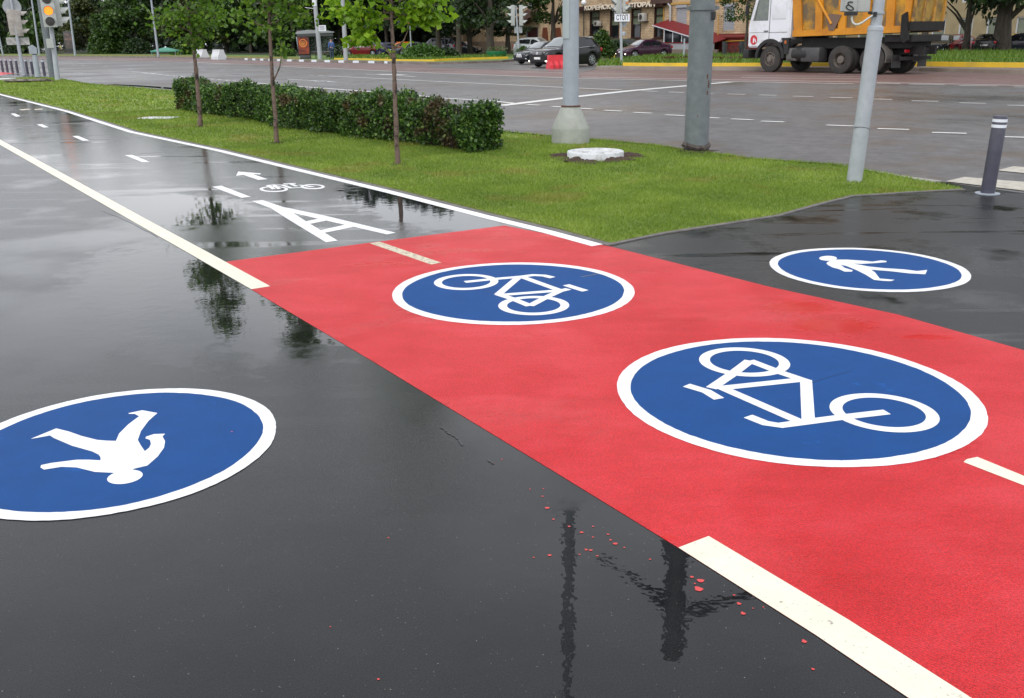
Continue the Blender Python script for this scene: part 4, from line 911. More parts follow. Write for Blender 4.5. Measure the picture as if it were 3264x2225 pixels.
# bushes
def bush(name, x, y, rx, ry, h, mat, n, size, label, z=0.0, cat='bush'):
    g = G(x, y, z); root = empty(name, (g[0], g[1], z), 0, label, cat); q = []
    for _ in range(n):
        a = random.uniform(0, 6.283); rr = random.random()**.4; zz = random.random(); e = math.sqrt(max(0, 1-zz**2.2))
        q.append((math.cos(a)*rr*rx*e*random.uniform(.85, 1.1), math.sin(a)*rr*ry*e*random.uniform(.85, 1.1), zz*h*random.uniform(.85, 1.08)+.03))
    leaf_cloud('leaves', q, size, mat, root)
    MB().tube([(0, 0, 0), (0.05, 0, h*.6)], [.05, .02], 6).build('stem', M['twig'], root); return root
bm_ = leafmat('shrub leaf', (.03, .085, .015), (.07, .16, .02), (.13, .25, .04))
bush('bush', 1350, 186, 2.0, 1.4, 1.15, bm_, 2600, .22, 'bright green low bush left of the grey van'); bush('bush', 1422, 184, 1.4, 1.1, .8, crown_mats[0], 1400, .2, 'dark low bush right of the bright one')
bush('bush', 1918, 186, 1.0, .9, 2.0, crown_mats[1], 1900, .20, 'tall loose shrub right of the black off-roader'); bush('bush', 1946, 179, 2.2, 1.2, 1.3, crown_mats[0], 2400, .18, 'dark clipped shrub behind the purple saloon bonnet')
bush('bush', 335, 172, 3.0, 2.2, 4.2, crown_mats[1], 2400, .42, 'rounded green bush right of the advertising pylon'); bush('bush', 590, 174, 2.2, 1.5, 2.3, crown_mats[1], 1600, .35, 'bright bush between the green tent and the concrete blocks')
bush('bush', 60, 171, 5, 1.5, 2.1, crown_mats[0], 1500, .35, 'low dark hedge left behind the sign pole'); bush('bush', 440, 172, 2.6, 1.6, 2.4, crown_mats[0], 1500, .38, 'dark bush left of the green tent pole'); bush('bush', 1668, 183, .7, .6, .9, crown_mats[1], 700, .15, 'small shrub beside the silver estate car')
bush('bush', 1075, 182, 1.2, .9, 1.1, crown_mats[0], 700, .2, 'small dark bush right of the bus shelter'); bush('bush', 905, 180, 1.8, .9, .9, crown_mats[1], 800, .22, 'low green bush left of the bus shelter')
# ================================================================== BRICK HOUSE
brick = newmat('pale yellow brick'); bmat, bt, bb = brick
tc = N(bt, 'ShaderNodeTexCoord'); mp = N(bt, 'ShaderNodeMapping'); mp.inputs['Rotation'].default_value = (R(90), 0, 0); bt.links.new(tc.outputs['Object'], mp.inputs[0])
bk = N(bt, 'ShaderNodeTexBrick'); bk.inputs['Scale'].default_value = 1; bk.inputs['Brick Width'].default_value = .42; bk.inputs['Row Height'].default_value = .17; bk.inputs['Mortar Size'].default_value = .014
bk.inputs['Color1'].default_value = (.72, .57, .39, 1); bk.inputs['Color2'].default_value = (.58, .44, .29, 1); bk.inputs['Mortar'].default_value = (.24, .18, .12, 1)
bt.links.new(mp.outputs[0], bk.inputs['Vector'])
st = ramp(bt, noise(bt, tc.outputs['Object'], .55, 6, .7, (1, 1, .5)), [(.32, (.62, .58, .52)), (.6, (1.08, 1.02, .95))]); mxn = N(bt, 'ShaderNodeMixRGB', blend_type='MULTIPLY'); mxn.inputs[0].default_value = 1
bt.links.new(bk.outputs[0], mxn.inputs[1]); bt.links.new(st, mxn.inputs[2]); bt.links.new(mxn.outputs[0], bb.inputs['Base Color']); bb.inputs['Roughness'].default_value = .85
M['plaster'] = MAT('pale band', (.45, .38, .26), .8, col2=(.33, .27, .19), vs=1.5)
M['winframe'] = MAT('dark brown frame', (.05, .018, .012), .5)
M['blind'] = MAT('pale green blind behind glass', (.22, .25, .17), .25, col2=(.18, .21, .14), vs=1.2, coat=.6)
M['shutter'] = MAT('grey roller shutter', (.40, .42, .45), .5)
M['redplaster'] = MAT('brick red plaster', (.22, .025, .018), .7, col2=(.16, .025, .018), vs=1.2)
M['redtile'] = MAT('red roof sheet', (.22, .012, .018), .5, col2=(.14, .010, .014), vs=9, stretch=(1, 6, 1))
M['pipe_y'] = MAT('yellow gas pipe', (.60, .33, .03), .5)
# facade frame: origin on the ground below x=2050, x axis runs to the right along the wall, y axis away from us
g0 = Vector((*G(2050, 163.5), 0)); AZ = R(-61.5)
fx = Vector((math.cos(AZ), math.sin(AZ), 0)); fyv = Vector((-math.sin(AZ), math.cos(AZ), 0))
if fyv.dot(g0) < 0: fyv = -fyv
def FP(x, y, off=0.0):
    """photo point -> (along the wall, height)"""
    d = Vector(ray(x, y)); o_ = Vector((0, 0, CH)); p = g0+fyv*off; t = (p-o_).dot(fyv)/d.dot(fyv); q = o_+d*t-g0; return q.dot(fx), q.z
house = empty('brick_house', g0, AZ, 'pale yellow brick house with a restaurant sign and brown framed windows', 'building')
HL = FP(1440, 100)[0]; HR = FP(2420, 100)[0]
hh = 23.0
def wall_with_holes(x0, x1, z0, z1, holes, depth=.35):
    """grid wall with rectangular openings, with reveals"""
    xs = sorted({x0, x1, *[h[0] for h in holes], *[h[1] for h in holes]}); zs = sorted({z0, z1, *[h[2] for h in holes], *[h[3] for h in holes]})
    mb = MB(); inh = lambda x, z: any(h[0] < x < h[1] and h[2] < z < h[3] for h in holes)
    for i in range(len(xs)-1):
        for j in range(len(zs)-1):
            if not inh((xs[i]+xs[i+1])/2, (zs[j]+zs[j+1])/2): mb.add([(xs[i], 0, zs[j]), (xs[i+1], 0, zs[j]), (xs[i+1], 0, zs[j+1]), (xs[i], 0, zs[j+1])], [(0, 1, 2, 3)])
    for a, b, c, d in holes:
        mb.add([(a, 0, c), (b, 0, c), (b, 0, d), (a, 0, d), (a, depth, c), (b, depth, c), (b, depth, d), (a, depth, d)], [(0, 1, 5, 4), (1, 2, 6, 5), (2, 3, 7, 6), (3, 0, 4, 7)])
    mb.add([(x0, 0, z0), (x0, 10, z0), (x0, 10, z1), (x0, 0, z1)], [(0, 1, 2, 3)]); mb.add([(x1, 0, z0), (x1, 10, z0), (x1, 10, z1), (x1, 0, z1)], [(0, 1, 2, 3)])
    mb.add([(x0, 10, z0), (x1, 10, z0), (x1, 10, z1), (x0, 10, z1)], [(0, 1, 2, 3)]); mb.add([(x0, 0, z1), (x1, 0, z1), (x1, 10, z1), (x0, 10, z1)], [(0, 1, 2, 3)])
    return mb
def FR(x0, x1, yt, yb):
    a = FP(x0, (yt+yb)/2)[0]; b = FP(x1, (yt+yb)/2)[0]; t = FP((x0+x1)/2, yt)[1]; bo = FP((x0+x1)/2, yb)[1]; return [a, b, bo, t]
r5 = lambda x: 1800+x/4.648
win = [FR(r5(372), r5(515), 36, 113), FR(r5(670), r5(808), 33, 123), FR(r5(985), r5(1132), 28, 122), FR(r5(1325), r5(1468), 22, 121)]
shut = [FR(r5(1655), r5(1808), 16, 83), FR(2306, 2342, 12, 97)]
door = FR(1676, 1716, 88, 130); upw = FR(1682, 1700, -12, 44)
ups = [[a-.1, b+.1, 6.6, 8.7] for a, b, c, d in win+shut]+[[a-.1, b+.1, 9.8+3.2*k, 11.8+3.2*k] for a, b, c, d in win+shut for k in range(4)]
wall_with_holes(HL, HR, -.3, hh, win+shut+ups+[door, upw]).build('wall', bmat, house)
def window(rc, i):
    a, b, c, d = rc; w_, h_ = b-a, d-c
    f = MB(); fw_ = .16
    f.box((a+fw_/2, .10, (c+d)/2), (fw_, .24, h_)); f.box((b-fw_*.4, .10, (c+d)/2), (fw_*.8, .24, h_)); f.box(((a+b)/2, .10, c+.05), (w_-fw_*1.8, .22, .1)); f.box(((a+b)/2, .10, d-.06), (w_-fw_*1.8, .22, .12))
    f.box(((a+b)/2, .10, c+h_*.735), (w_-fw_*1.8, .2, .10))
    o = f.build('window', M['winframe'], house)
    MB().box(((a+b)/2, .20, c+h_*.33), (w_-fw_*1.8, .03, h_*.66-.02)).build('pane', M['glass_dark'], o)
    bl = MB(); bl.box(((a+b)/2, .185, c+h_*.60), (w_-fw_*1.8, .02, h_*.25)); bl.build('blind', M['blind'], o)
    MB().box(((a+b)/2, .19, c+h_*.865), (w_-fw_*1.8, .02, h_*.24)).build('blind', M['blind'], o)
    MB().box(((a+b)/2, -.03, c-.06), (w_+.3, .3, .12)).build('sill', M['winframe'], o)
for i, rc in enumerate(win): window(rc, i)
for a, b, c, d in shut:
    f = MB(); n = 16; f.box(((a+b)/2, .0, d-.13), (b-a+.04, .24, .26)); o = f.build('window', M['shutter'], house)
    q = MB()
    for k in range(n): q.box(((a+b)/2, .06+.0, c+(d-.27-c)*(k+.5)/n), (b-a-.02, .05, (d-.27-c)/n*.9), bev=.01)
    q.build('roller_shutter', M['shutter'], o)
for a, b, c, d in ups+[upw]:
    f = MB(); f.box((a+.05, .12, (c+d)/2), (.1, .1, d-c)); f.box((b-.05, .12, (c+d)/2), (.1, .1, d-c)); f.box(((a+b)/2, .12, c+.05), (b-a-.2, .1, .1)); f.box(((a+b)/2, .12, d-.05), (b-a-.2, .1, .1)); f.box(((a+b)/2, .12, (c+d)/2), (.08, .1, d-c-.2))
    o = f.build('window', M['signwhite'], house); MB().box(((a+b)/2, .19, (c+d)/2), (b-a-.16, .02, d-c-.16)).build('pane', M['glass_dark'], o)
a, b, c, d = door; o = MB().box(((a+b)/2, .22, (c+d)/2), (b-a-.3, .08, d-c)).build('door', MAT('dark red door', (.06, .012, .012), .5), house)
f = MB(); f.box((a+.08, .1, (c+d)/2), (.14, .2, d-c)); f.box((b-.08, .1, (c+d)/2), (.14, .2, d-c)); f.build('frame', MAT('blue grey door frame', (.30, .34, .38), .5), o)
# string course with red sign band, letters
zb = FP(2030, 17)[1]
x0, z0 = FP(1846, 33); x1, z1 = FP(2130, 19)
MB().box(((FP(1840, 30)[0]+FP(2125, 20)[0])/2, -.32, (FP(1960, 29)[1]+FP(1960, 14)[1])/2), (FP(2125, 20)[0]-FP(1840, 30)[0], .6, .42), bev=.03).build('sign_band', MAT('dark brown sign band', (.055, .018, .015), .6), house)
def text_mesh(name, body, size, mat, parent, loc, rot, depth=.04, off=0.0, sx=1.0, bold=0.0):
    cu = bpy.data.curves.new(name, 'FONT'); cu.body = body; cu.size = size; cu.extrude = depth/2; cu.offset = bold; cu.align_x = 'LEFT'; cu.align_y = 'BOTTOM_BASELINE'; cu.resolution_u = 2
    t = bpy.data.objects.new(name, cu); COL.objects.link(t); bpy.context.view_layer.update()
    dg = bpy.context.evaluated_depsgraph_get(); me = bpy.data.meshes.new_from_object(t.evaluated_get(dg)); bpy.data.objects.remove(t); me.materials.clear()
    xs = [v.co.x for v in me.vertices]; w_ = max(xs)-min(xs) if xs else 1; mn = min(xs) if xs else 0
    for v in me.vertices: v.co.x = (v.co.x-mn)*(sx/w_)
    o = mesh_obj(name, me, mat, parent); o.location = loc; o.rotation_euler = rot; return o
xa, za = FP(1863, 32, -.62); xb, zb2 = FP(2089, 20, -.62)
text_mesh('sign_letters', 'КОРЕЙСКИЙ РЕСТОРАН', .62, MAT('cream sign letters', (.92, .80, .64), .5), house, (xa, -.66, (za+zb2)/2), (R(90), 0, 0), .08, sx=xb-xa, bold=.03)
# curved brown canopy at the corner, pale upper band, red plinth, pipes
xc0 = FP(2093, 15)[0]; xc1 = FP(2133, 8)[0]; zc = FP(2110, 18)[1]
MB().prism([(xc0, 0), (xc1+.5, 0), (xc1+.4, -.25), (xc1, -.5), (xc1-.8, -.72), (xc0, -.80)], 1.0, 'z', (0, -.02, zc+.7)).build('corner_canopy', MAT('brown canopy', (.085, .045, .035), .6), house)
x0, z0 = FP(2137, 12); MB().box(((x0+HR)/2, -.05, z0-.02), (HR-x0, .1, .22)).build('string_course', MAT('ochre band', (.55, .33, .10), .7), house)
xr, zr = FP(2275, 112); MB().box(((xr+HR)/2, -.10, zr/2-.2), (HR-xr, .2, zr+.6)).build('plinth', M['redplaster'], house)
MB().tube([(xr, -.26, FP(2300, 118)[1]), (HR, -.26, FP(2300, 118)[1])], .16, 12).build('pipe', M['redplaster'], house, True)
MB().box(((HL+xr)/2, -.05, FP(2000, 128)[1]/2-.15), (xr-HL-.02, .1, FP(2000, 128)[1]+.3)).build('plinth', MAT('grey brown plinth', (.30, .22, .16), .8, col2=(.2, .15, .11), vs=2), house)
p = [FP(x, y) for x, y in ((2297, 45), (2296, 132), (2330, 131.5), (2388, 129))]
MB().tube([(q[0], -.30, q[1]) for q in p], .045, 8).build('gas_pipe', M['pipe_y'], house, True)
q0, q1 = FP(2119, 22), FP(2117, 78); MB().tube([(q0[0], -.12, q0[1]), (q1[0], -.12, q1[1])], .05, 8).build('gas_pipe', M['pipe_y'], house, True)
d_ = [FP(2136, -20), FP(2137, 14), FP(2143, 20), FP(2142, 78)]; MB().tube([(q[0], -.25, q[1]) for q in d_], .11, 10).build('downpipe', MAT('zinc downpipe', (.42, .44, .46), .5), house, True)
# air conditioners on the wall
def aircon(x0, x1, y0, y1, name='air_conditioner', side=False):
    a, b, c, d = FR(x0, x1, y0, y1); o = MB().box(((a+b)/2, -.36, (c+d)/2), (b-a, .42, d-c), bev=.03).build(name, MAT('off-white casing', (.58, .56, .52), .5, col2=(.42, .39, .35), vs=4), house, True)
    MB().lathe([((d-c)*.36, 0), ((d-c)*.36, .015), (.0, .015)], c=((a*.62+b*.38), -.585, (c+d)/2), n=18, axis='y', cap=False).build('fan_grille', M['black'], o)
    MB().box(((a+b)/2+.1, -.12, c-.05), (b-a, .24, .05)).build('bracket', M['black'], o)
aircon(r5(487), r5(560), 66, 83); aircon(r5(1148), r5(1240), 42, 68)
MB().box((FP(2281, 45)[0], -.10, FP(2281, 45)[1]), (.16, .16, .7)).build('meter_box', M['signgrey'], house)
# entrance porch with brown gable roof on the left part
px0, pz0 = FP(1672, 65); px1, pz1 = FP(1718, 42)
MB().prism([(px0-1.1, pz0-.3), (px1-.3, pz1+.5), (px1+.9, pz1+.1), (px1+.9, pz0+.4), (px0+.5, pz0-.5)], 1.6, 'y', (0, -.8, 0)).build('porch_roof', MAT('brown shingle', (.10, .055, .045), .7, col2=(.16, .09, .07), vs=5), house)
# brown doors or shutters right of the entrance
for x0_, x1_ in ((1733, 1745), (1760, 1787)):
    a, b, c, d = FR(x0_, x1_, 88, 128); MB().prism([(a-.3, c), (b+.3, c), (b, d), (a, d)], .12, 'y', (0, -.08, 0)).build('wooden_gate', MAT('orange brown wood', (.16, .045, .02), .6), house)
# globe lamp in front of the sign
gx = G(1861, 168); lr = empty('globe_lamp', (gx[0], gx[1], 0), 0, 'white globe street lamp beside the restaurant sign', 'lamp'); gp = UP(gx, 1861, 9)
MB().tube([(0, 0, 0), (gp.x-gx[0], gp.y-gx[1], gp.z-.2)], .05, 8).build('post', M['black'], lr)
MB().lathe([(.03*0+.30*math.sin(math.pi*k/12)+.001, -.30*math.cos(math.pi*k/12)) for k in range(13)], (gp.x-gx[0], gp.y-gx[1], gp.z), 20).build('globe', MAT('white glass globe', (.85, .85, .85), .3), lr, True)
# basement entrance booth: low shed with sloping red roof, dark glazing, pale panels
booth = empty('entrance_booth', g0, AZ, 'low glazed booth with a sloping red roof against the brick house', 'shed')
BO = -2.0
def BP(x, y): return FP(x, y, BO)
a0 = BP(2083, 82); a1 = BP(2330, 146); l0 = BP(2118, 94)
zt0 = BP(2118, 94)[1]; xe = BP(2275, 140)[0]
pr = [(a0[0], a0[1]), (xe, BP(2275, 140)[1]), (xe, BP(2275, 140)[1]+.10), (a0[0], a0[1]+.10)]
vs = []; rise = .55
for (x_, z_) in pr[:2]: vs += [(x_, BO-.15, z_), (x_, -.02, z_+rise), (x_, -.02, z_+rise+.07), (x_, BO-.15, z_+.07)]
MB().add(vs, [(0, 1, 2, 3), (4, 7, 6, 5), (0, 4, 5, 1), (3, 2, 6, 7), (0, 3, 7, 4), (1, 5, 6, 2)]).build('roof', M['redtile'], booth)
MB().add([(v[0], v[1]-.02, v[2]-.0) for v in vs[0::4]]+[(v[0], v[1]-.02, v[2]+.09) for v in vs[0::4]]+[(v[0], v[1]-.06, v[2]) for v in vs[0::4]]+[(v[0], v[1]-.06, v[2]+.09) for v in vs[0::4]], [(4, 5, 7, 6), (0, 1, 3, 2), (2, 3, 7, 6), (0, 1, 5, 4)]).build('fascia', M['signwhite'], booth)
zsill = BP(2200, 135)[1]; zbase = BP(2200, 159)[1]
xl = BP(2117, 120)[0]; rz_ = lambda x: a0[1]+(x-a0[0])*((BP(2275, 140)[1]-a0[1])/(xe-a0[0]))
MB().add([(xl, BO+.03, zsill), (xe, BO+.03, zsill), (xe, BO+.03, max(rz_(xe), zsill+.01)), (xl, BO+.03, rz_(xl)), (xl, -.05, zsill), (xl, -.05, rz_(xl)+.4)], [(0, 1, 2, 3), (0, 3, 5, 4)]).build('glazing', M['glass_dark'], booth)
for x_ in (2117, 2144.5, 2173, 2205, 2235):
    xx = BP(x_, 120)[0]; MB().box((xx, BO, (zsill+rz_(xx))/2), (.09, .07, max(.1, rz_(xx)-zsill))).build('mullion', M['signwhite'], booth)
MB().box(((xl+xe)/2, BO, zsill-.03), (xe-xl, .1, .1)).build('sill', M['redtile'], booth)
MB().box(((xl+xe)/2, BO+.05, (zsill+zbase)/2-.04), (xe-xl, .08, zsill-zbase-.1)).build('panel', MAT('pale grey panels', (.42, .43, .45), .5, col2=(.34, .34, .36), vs=3), booth)
MB().box(((xl+xe)/2+.3, BO+.0, zbase/2-.1), (xe-xl+.7, .2, zbase+.3)).build('base_wall', MAT('brown grey base', (.22, .17, .14), .8), booth)
# second pale house seen through the trees on the right, and one behind the trees at left
def plain_house(gx, gy, length, az, label, wallc, h_=22):
    g = G(gx, gy); root = empty('apartment_house', (g[0], g[1], 0), az, label, 'building')
    holes = [[1.2+i*2.6, 2.5+i*2.6, .9+j*3.2, 2.7+j*3.2] for i in range(int(length/2.6)-1) for j in range(3)]
    wall_with_holes(0, length, -.3, h_, holes).build('wall', MAT(label[:20], wallc, .8, col2=tuple(c*.8 for c in wallc), vs=1), root)
    for k, (a, b, c, d) in enumerate(holes):
        f = MB(); f.box((a+.05, .12, (c+d)/2), (.1, .1, d-c)); f.box((b-.05, .12, (c+d)/2), (.1, .1, d-c)); f.box(((a+b)/2, .12, c+.05), (b-a-.2, .1, .1)); f.box(((a+b)/2, .12, d-.05), (b-a-.2, .1, .1))
        o = f.build('window', M['signwhite'], root); MB().box(((a+b)/2, .2, (c+d)/2), (b-a, .02, d-c)).build('pane', M['glass_dark'] if k % 3 else M['blind'], o)
    return root
plain_house(2560, 157, 26, R(-52), 'pale yellow house seen through the trees at the far right', (.48, .40, .24))
plain_house(1290, 160, 15, R(-55), 'pale house half hidden behind the trees above the grey van', (.46, .36, .24))
# ================================================================== CARS
def sm(xs, ys, x):
    """smooth curve through points"""
    x = np.asarray(x, float); xs = np.asarray(xs, float); ys = np.asarray(ys, float); m_ = np.gradient(ys, xs)
    i = np.clip(np.searchsorted(xs, x)-1, 0, len(xs)-2); h = xs[i+1]-xs[i]; t = (x-xs[i])/h
    s0 = (ys[i+1]-ys[i])/h; a = np.where(np.sign(m_[i]) == np.sign(s0), m_[i], 0); b = np.where(np.sign(m_[i+1]) == np.sign(s0), m_[i+1], 0)
    return (2*t**3-3*t**2+1)*ys[i]+(t**3-2*t**2+t)*h*a+(-2*t**3+3*t**2)*ys[i+1]+(t**3-t**2)*h*b
CARS = {
 'sedan': dict(L=4.5, W=1.75, rw=.31, wf=.19, wr=.80, roof=[(0, .60), (.03, .72), (.10, .82), (.26, .96), (.34, 1.18), (.43, 1.40), (.55, 1.46), (.66, 1.43), (.76, 1.28), (.86, 1.08), (.97, 1.03), (1, .95)],
               belt=[(0, .55), (.04, .66), (.26, .88), (.5, .92), (.75, .96), (.95, .98), (1, .90)], side=[(.31, .53), (.555, .74)], ws=(.285, .425), rws=(.705, .83)),
 'suv': dict(L=4.75, W=1.93, rw=.37, wf=.19, wr=.79, roof=[(0, .80), (.03, .92), (.10, 1.02), (.25, 1.12), (.33, 1.38), (.42, 1.66), (.55, 1.73), (.75, 1.70), (.88, 1.58), (.96, 1.20), (1, 1.0)],
             belt=[(0, .75), (.04, .88), (.25, 1.03), (.5, 1.07), (.8, 1.14), (.95, 1.12), (1, .95)], side=[(.32, .53), (.555, .84)], ws=(.27, .415), rws=(.885, .955)),
 'wagon': dict(L=4.6, W=1.75, rw=.31, wf=.18, wr=.79, roof=[(0, .60), (.03, .72), (.10, .82), (.25, .95), (.33, 1.18), (.42, 1.42), (.55, 1.49), (.78, 1.46), (.90, 1.38), (.97, 1.05), (1, .85)],
               belt=[(0, .55), (.04, .66), (.26, .88), (.5, .92), (.8, .96), (.96, .96), (1, .80)], side=[(.31, .53), (.555, .88)], ws=(.28, .415), rws=(.905, .965)),
 'van': dict(L=4.8, W=1.9, rw=.33, wf=.16, wr=.80, roof=[(0, .75), (.03, .90), (.12, 1.08), (.22, 1.45), (.32, 1.78), (.5, 1.86), (.8, 1.85), (.93, 1.76), (.98, 1.3), (1, .9)],
             belt=[(0, .70), (.04, .84), (.18, 1.02), (.5, 1.08), (.8, 1.10), (.97, 1.08), (1, .85)], side=[(.27, .50), (.53, .90)], ws=(.16, .30), rws=(.94, .975)),
}
def car(label, pos, rz, kind, col, col2=None, lights=False, group='cars parked and waiting across the road', rough=.15, metal=.0, scale=1.0, z=-.1):
    S = CARS[kind]; L_, W_, rw = S['L'], S['W'], S['rw']
    root = empty('parked_car', (pos[0], pos[1], z), rz, label, 'car', group); root.scale = (scale,)*3
    paint_ = MAT('car paint', col, rough, metal=metal, coat=.25, spec=.4)
    f = np.unique(np.concatenate([np.linspace(0, 1, 61), [.006, .994]+[S[k]+d for k in ('wf', 'wr') for d in np.linspace(-.085, .085, 15)]]))
    f = np.clip(f, 0, 1)
    rx, ry = zip(*S['roof']); bx_, by_ = zip(*S['belt'])
    top = sm(rx, ry, f); belt = np.minimum(sm(bx_, by_, f), top-.015)
    wb = W_/2*sm((0, .02, .07, .2, .5, .8, .95, .985, 1), (.70, .80, .91, .985, 1, .99, .93, .84, .74), f)
    cab = np.clip((top-belt)/.42, 0, 1); wt = wb*(.93-.24*cab)
    low = sm((0, .03, .12, .88, .97, 1), (.34, .24, .19, .20, .28, .40), f)
    arch = np.zeros_like(f); Ra = rw+.055
    for k in ('wf', 'wr'):
        d = (f-S[k])*L_; arch = np.maximum(arch, np.where(np.abs(d) < Ra, rw+np.sqrt(np.maximum(Ra**2-d**2, 0)), 0))
    x = L_/2-f*L_
    def ring(i):
        l, b, t, w1, w2 = low[i], belt[i], top[i], wb[i], wt[i]; a = max(l, arch[i]); hi_ = max(b-.03, a+.02)
        P_ = [(.80*w1, a), (.97*w1, a+.01), (1.0*w1, max(min(.45, hi_-.02), a+.015)), (1.012*w1, max(min(.45, hi_-.02), a+.015)*.4+hi_*.6), (.99*w1, hi_), (.955*w1, b), (w2+.02*cab[i], t-.10*cab[i]-.008), (w2*.90, t-.02*cab[i]), (w2*.5, t+.012), (0, t+.02)]
        return P_
    rings = [ring(i) for i in range(len(f))]; nR = len(rings[0])
    vs = []; fs = []
    for i, r_ in enumerate(rings):
        full = [(x[i], y, z_) for y, z_ in r_]+[(x[i], -y, z_) for y, z_ in r_[::-1][1:]]
        vs += full
    m_ = 2*nR-1
    for i in range(len(f)-1):
        for k in range(m_-1): fs.append((i*m_+k, i*m_+k+1, (i+1)*m_+k+1, (i+1)*m_+k))
        fs.append((i*m_+m_-1, i*m_, (i+1)*m_, (i+1)*m_+m_-1))
    fs.append(tuple(range(m_))); fs.append(tuple((len(f)-1)*m_+k for k in range(m_)))
    body = MB().add(vs, fs).build('body', paint_, root, True)
    R_ = lambda ff: min(range(len(f)), key=lambda i: abs(f[i]-ff))
    def patch(name, i0, i1, ks, off, inset, mat, parent, side=1):
        """glass laid on the shell between stations i0..i1 and ring points ks, a few mm proud"""
        v2 = []; f2 = []
        for i in range(i0, i1+1):
            a = Vector((x[i], *rings[i][ks[0]])); b = Vector((x[i], *rings[i][ks[1]]))
            e0, e1 = inset; p0 = a.lerp(b, e0); p1 = a.lerp(b, e1)
            for p in (p0, p1): v2.append((p.x, side*(p.y+off*.9), p.z+off*.5))
        for i in range(i1-i0): f2.append((i*2, i*2+1, i*2+3, i*2+2))
        return MB().add(v2, f2).build(name, mat, parent, True)
    for a, b in S['side']:
        for sd_ in (1, -1):
            i0, i1 = R_(a), R_(b); MB().tube([(x[i], sd_*(rings[i][5][0]+.012), rings[i][5][1]+.01) for i in range(i0, i1+1, 2)], .012, 4).build('window_trim', M['chrome'], root)
        for sd_ in (1, -1): patch('side_window', R_(a), R_(b), (5, 6), .012, (.10, .88), M['glass_dark'], root, sd_)
    def screen(name, a, b, mat):
        i0, i1 = R_(a), R_(b); v2 = []; f2 = []; ks = [6, 7, 8, 9]
        for i in range(i0, i1+1):
            r_ = rings[i]; pts = [(r_[6][0]*.96, r_[6][1]), r_[7], r_[8], r_[9]]; row = [(y, z_) for y, z_ in pts]+[(-y, z_) for y, z_ in pts[::-1][1:]]
            if a < .5: dx = .012
            else: dx = -.012
            v2 += [(x[i]+dx, y*.95, z_+.012) for y, z_ in row]
        for i in range(i1-i0):
            for k in range(6): f2.append((i*7+k, i*7+k+1, (i+1)*7+k+1, (i+1)*7+k))
        return MB().add(v2, f2).build(name, mat, root, True)
    screen('windshield', *S['ws'], MAT('windscreen', (.10, .12, .12), .08, spec=1, coat=1)); screen('rear_window', *S['rws'], M['glass_dark'])
    for k in ('wf', 'wr'):
        for sd_ in (1, -1):
            wx = L_/2-S[k]*L_; wy = sd_*(W_/2-.11)
            t = MB().lathe([(rw*.62, -.10), (rw*.93, -.105), (rw, -.07), (rw, .07), (rw*.93, .105), (rw*.62, .10)], (wx, wy, rw), 28, 'y').build('wheel', M['tyre'], root, True)
            mb = MB()
            for q in range(7):
                Mx = Matrix.Translation((wx, wy+sd_*.098, rw)) @ Matrix.Rotation(2*math.pi*q/7, 4, 'Y'); mb.box((rw*.33, 0, 0), (rw*.60, .02, rw*.16), Mx)
            mb.lathe([(rw*.60, wy+sd_*.095), (rw*.66, wy+sd_*.108), (rw*.70, wy+sd_*.095)], (wx, 0, rw), 28, 'y', cap=False); mb.lathe([(rw*.14, wy+sd_*.09), (rw*.14, wy+sd_*.115)], (wx, 0, rw), 12, 'y')
            mb.build('rim', M['rim'], t, True)
    MB().box((0, 0, .30), (L_*.86, W_*.78, .25)).build('underbody', M['black'], root)
    nose = L_/2; i1 = R_(.05); zl = belt[R_(.03)]
    for sd_ in (1, -1):
        yy = sd_*wb[R_(.03)]*.80
        o = MB().prism([(-.02, -.08), (.02, .06), (-.45, .13), (-.52, .05), (-.20, -.07)], .10, 'y', (nose-.05, 0, zl-.06)).build('headlight', M['lampglass'], root, True)
        o.location = (0, yy*1.06, 0); 
        for v in o.data.vertices:
            v.co.y += -sd_*.16*max(0, (v.co.x-(nose-.35)))/.35
        zt_ = belt[R_(.97)]
        o = MB().box((-nose+.10, sd_*wb[R_(.96)]*.90, zt_-.10), (.16, .20, .20), bev=.03).build('taillight', M['redlamp'], root, True)
        yy = sd_*(wb[R_(.30)]+.08); mir = MB().box((nose-L_*.33, yy, belt[R_(.33)]+.08), (.14, .20, .13), bev=.04).build('mirror', paint_, root, True)
        MB().prism([(-.03, -.04), (.02, .0), (0, .05), (-.05, .03)], .16, 'y', (nose-.03, sd_*W_*.36, .36)).build('fog_lamp', M['lampglass'] if not lights else MAT('lit fog lamp', (1, .9, .75), .3, emit=3), root)
    MB().box((nose-.012, 0, .53), (.035, .54, .13), bev=.005).build('number_plate', M['plate'], root)
    MB().box((-nose+.0, 0, .66), (.035, .54, .12), bev=.005).build('number_plate', M['plate'], root)
    g_ = MB().box((nose-.05, 0, zl-.07), (.09, W_*.42, .14), bev=.02).build('grille', M['black'], root, True)
    return root, nose, zl, g_, W_
def chrome_bars(root, nose, z0, w_, ys, n=2):
    for k in range(n): MB().box((nose+.005, 0, z0+.05*k), (.03, w_, .014), bev=.003).build('grille_bar', M['chrome'], root)
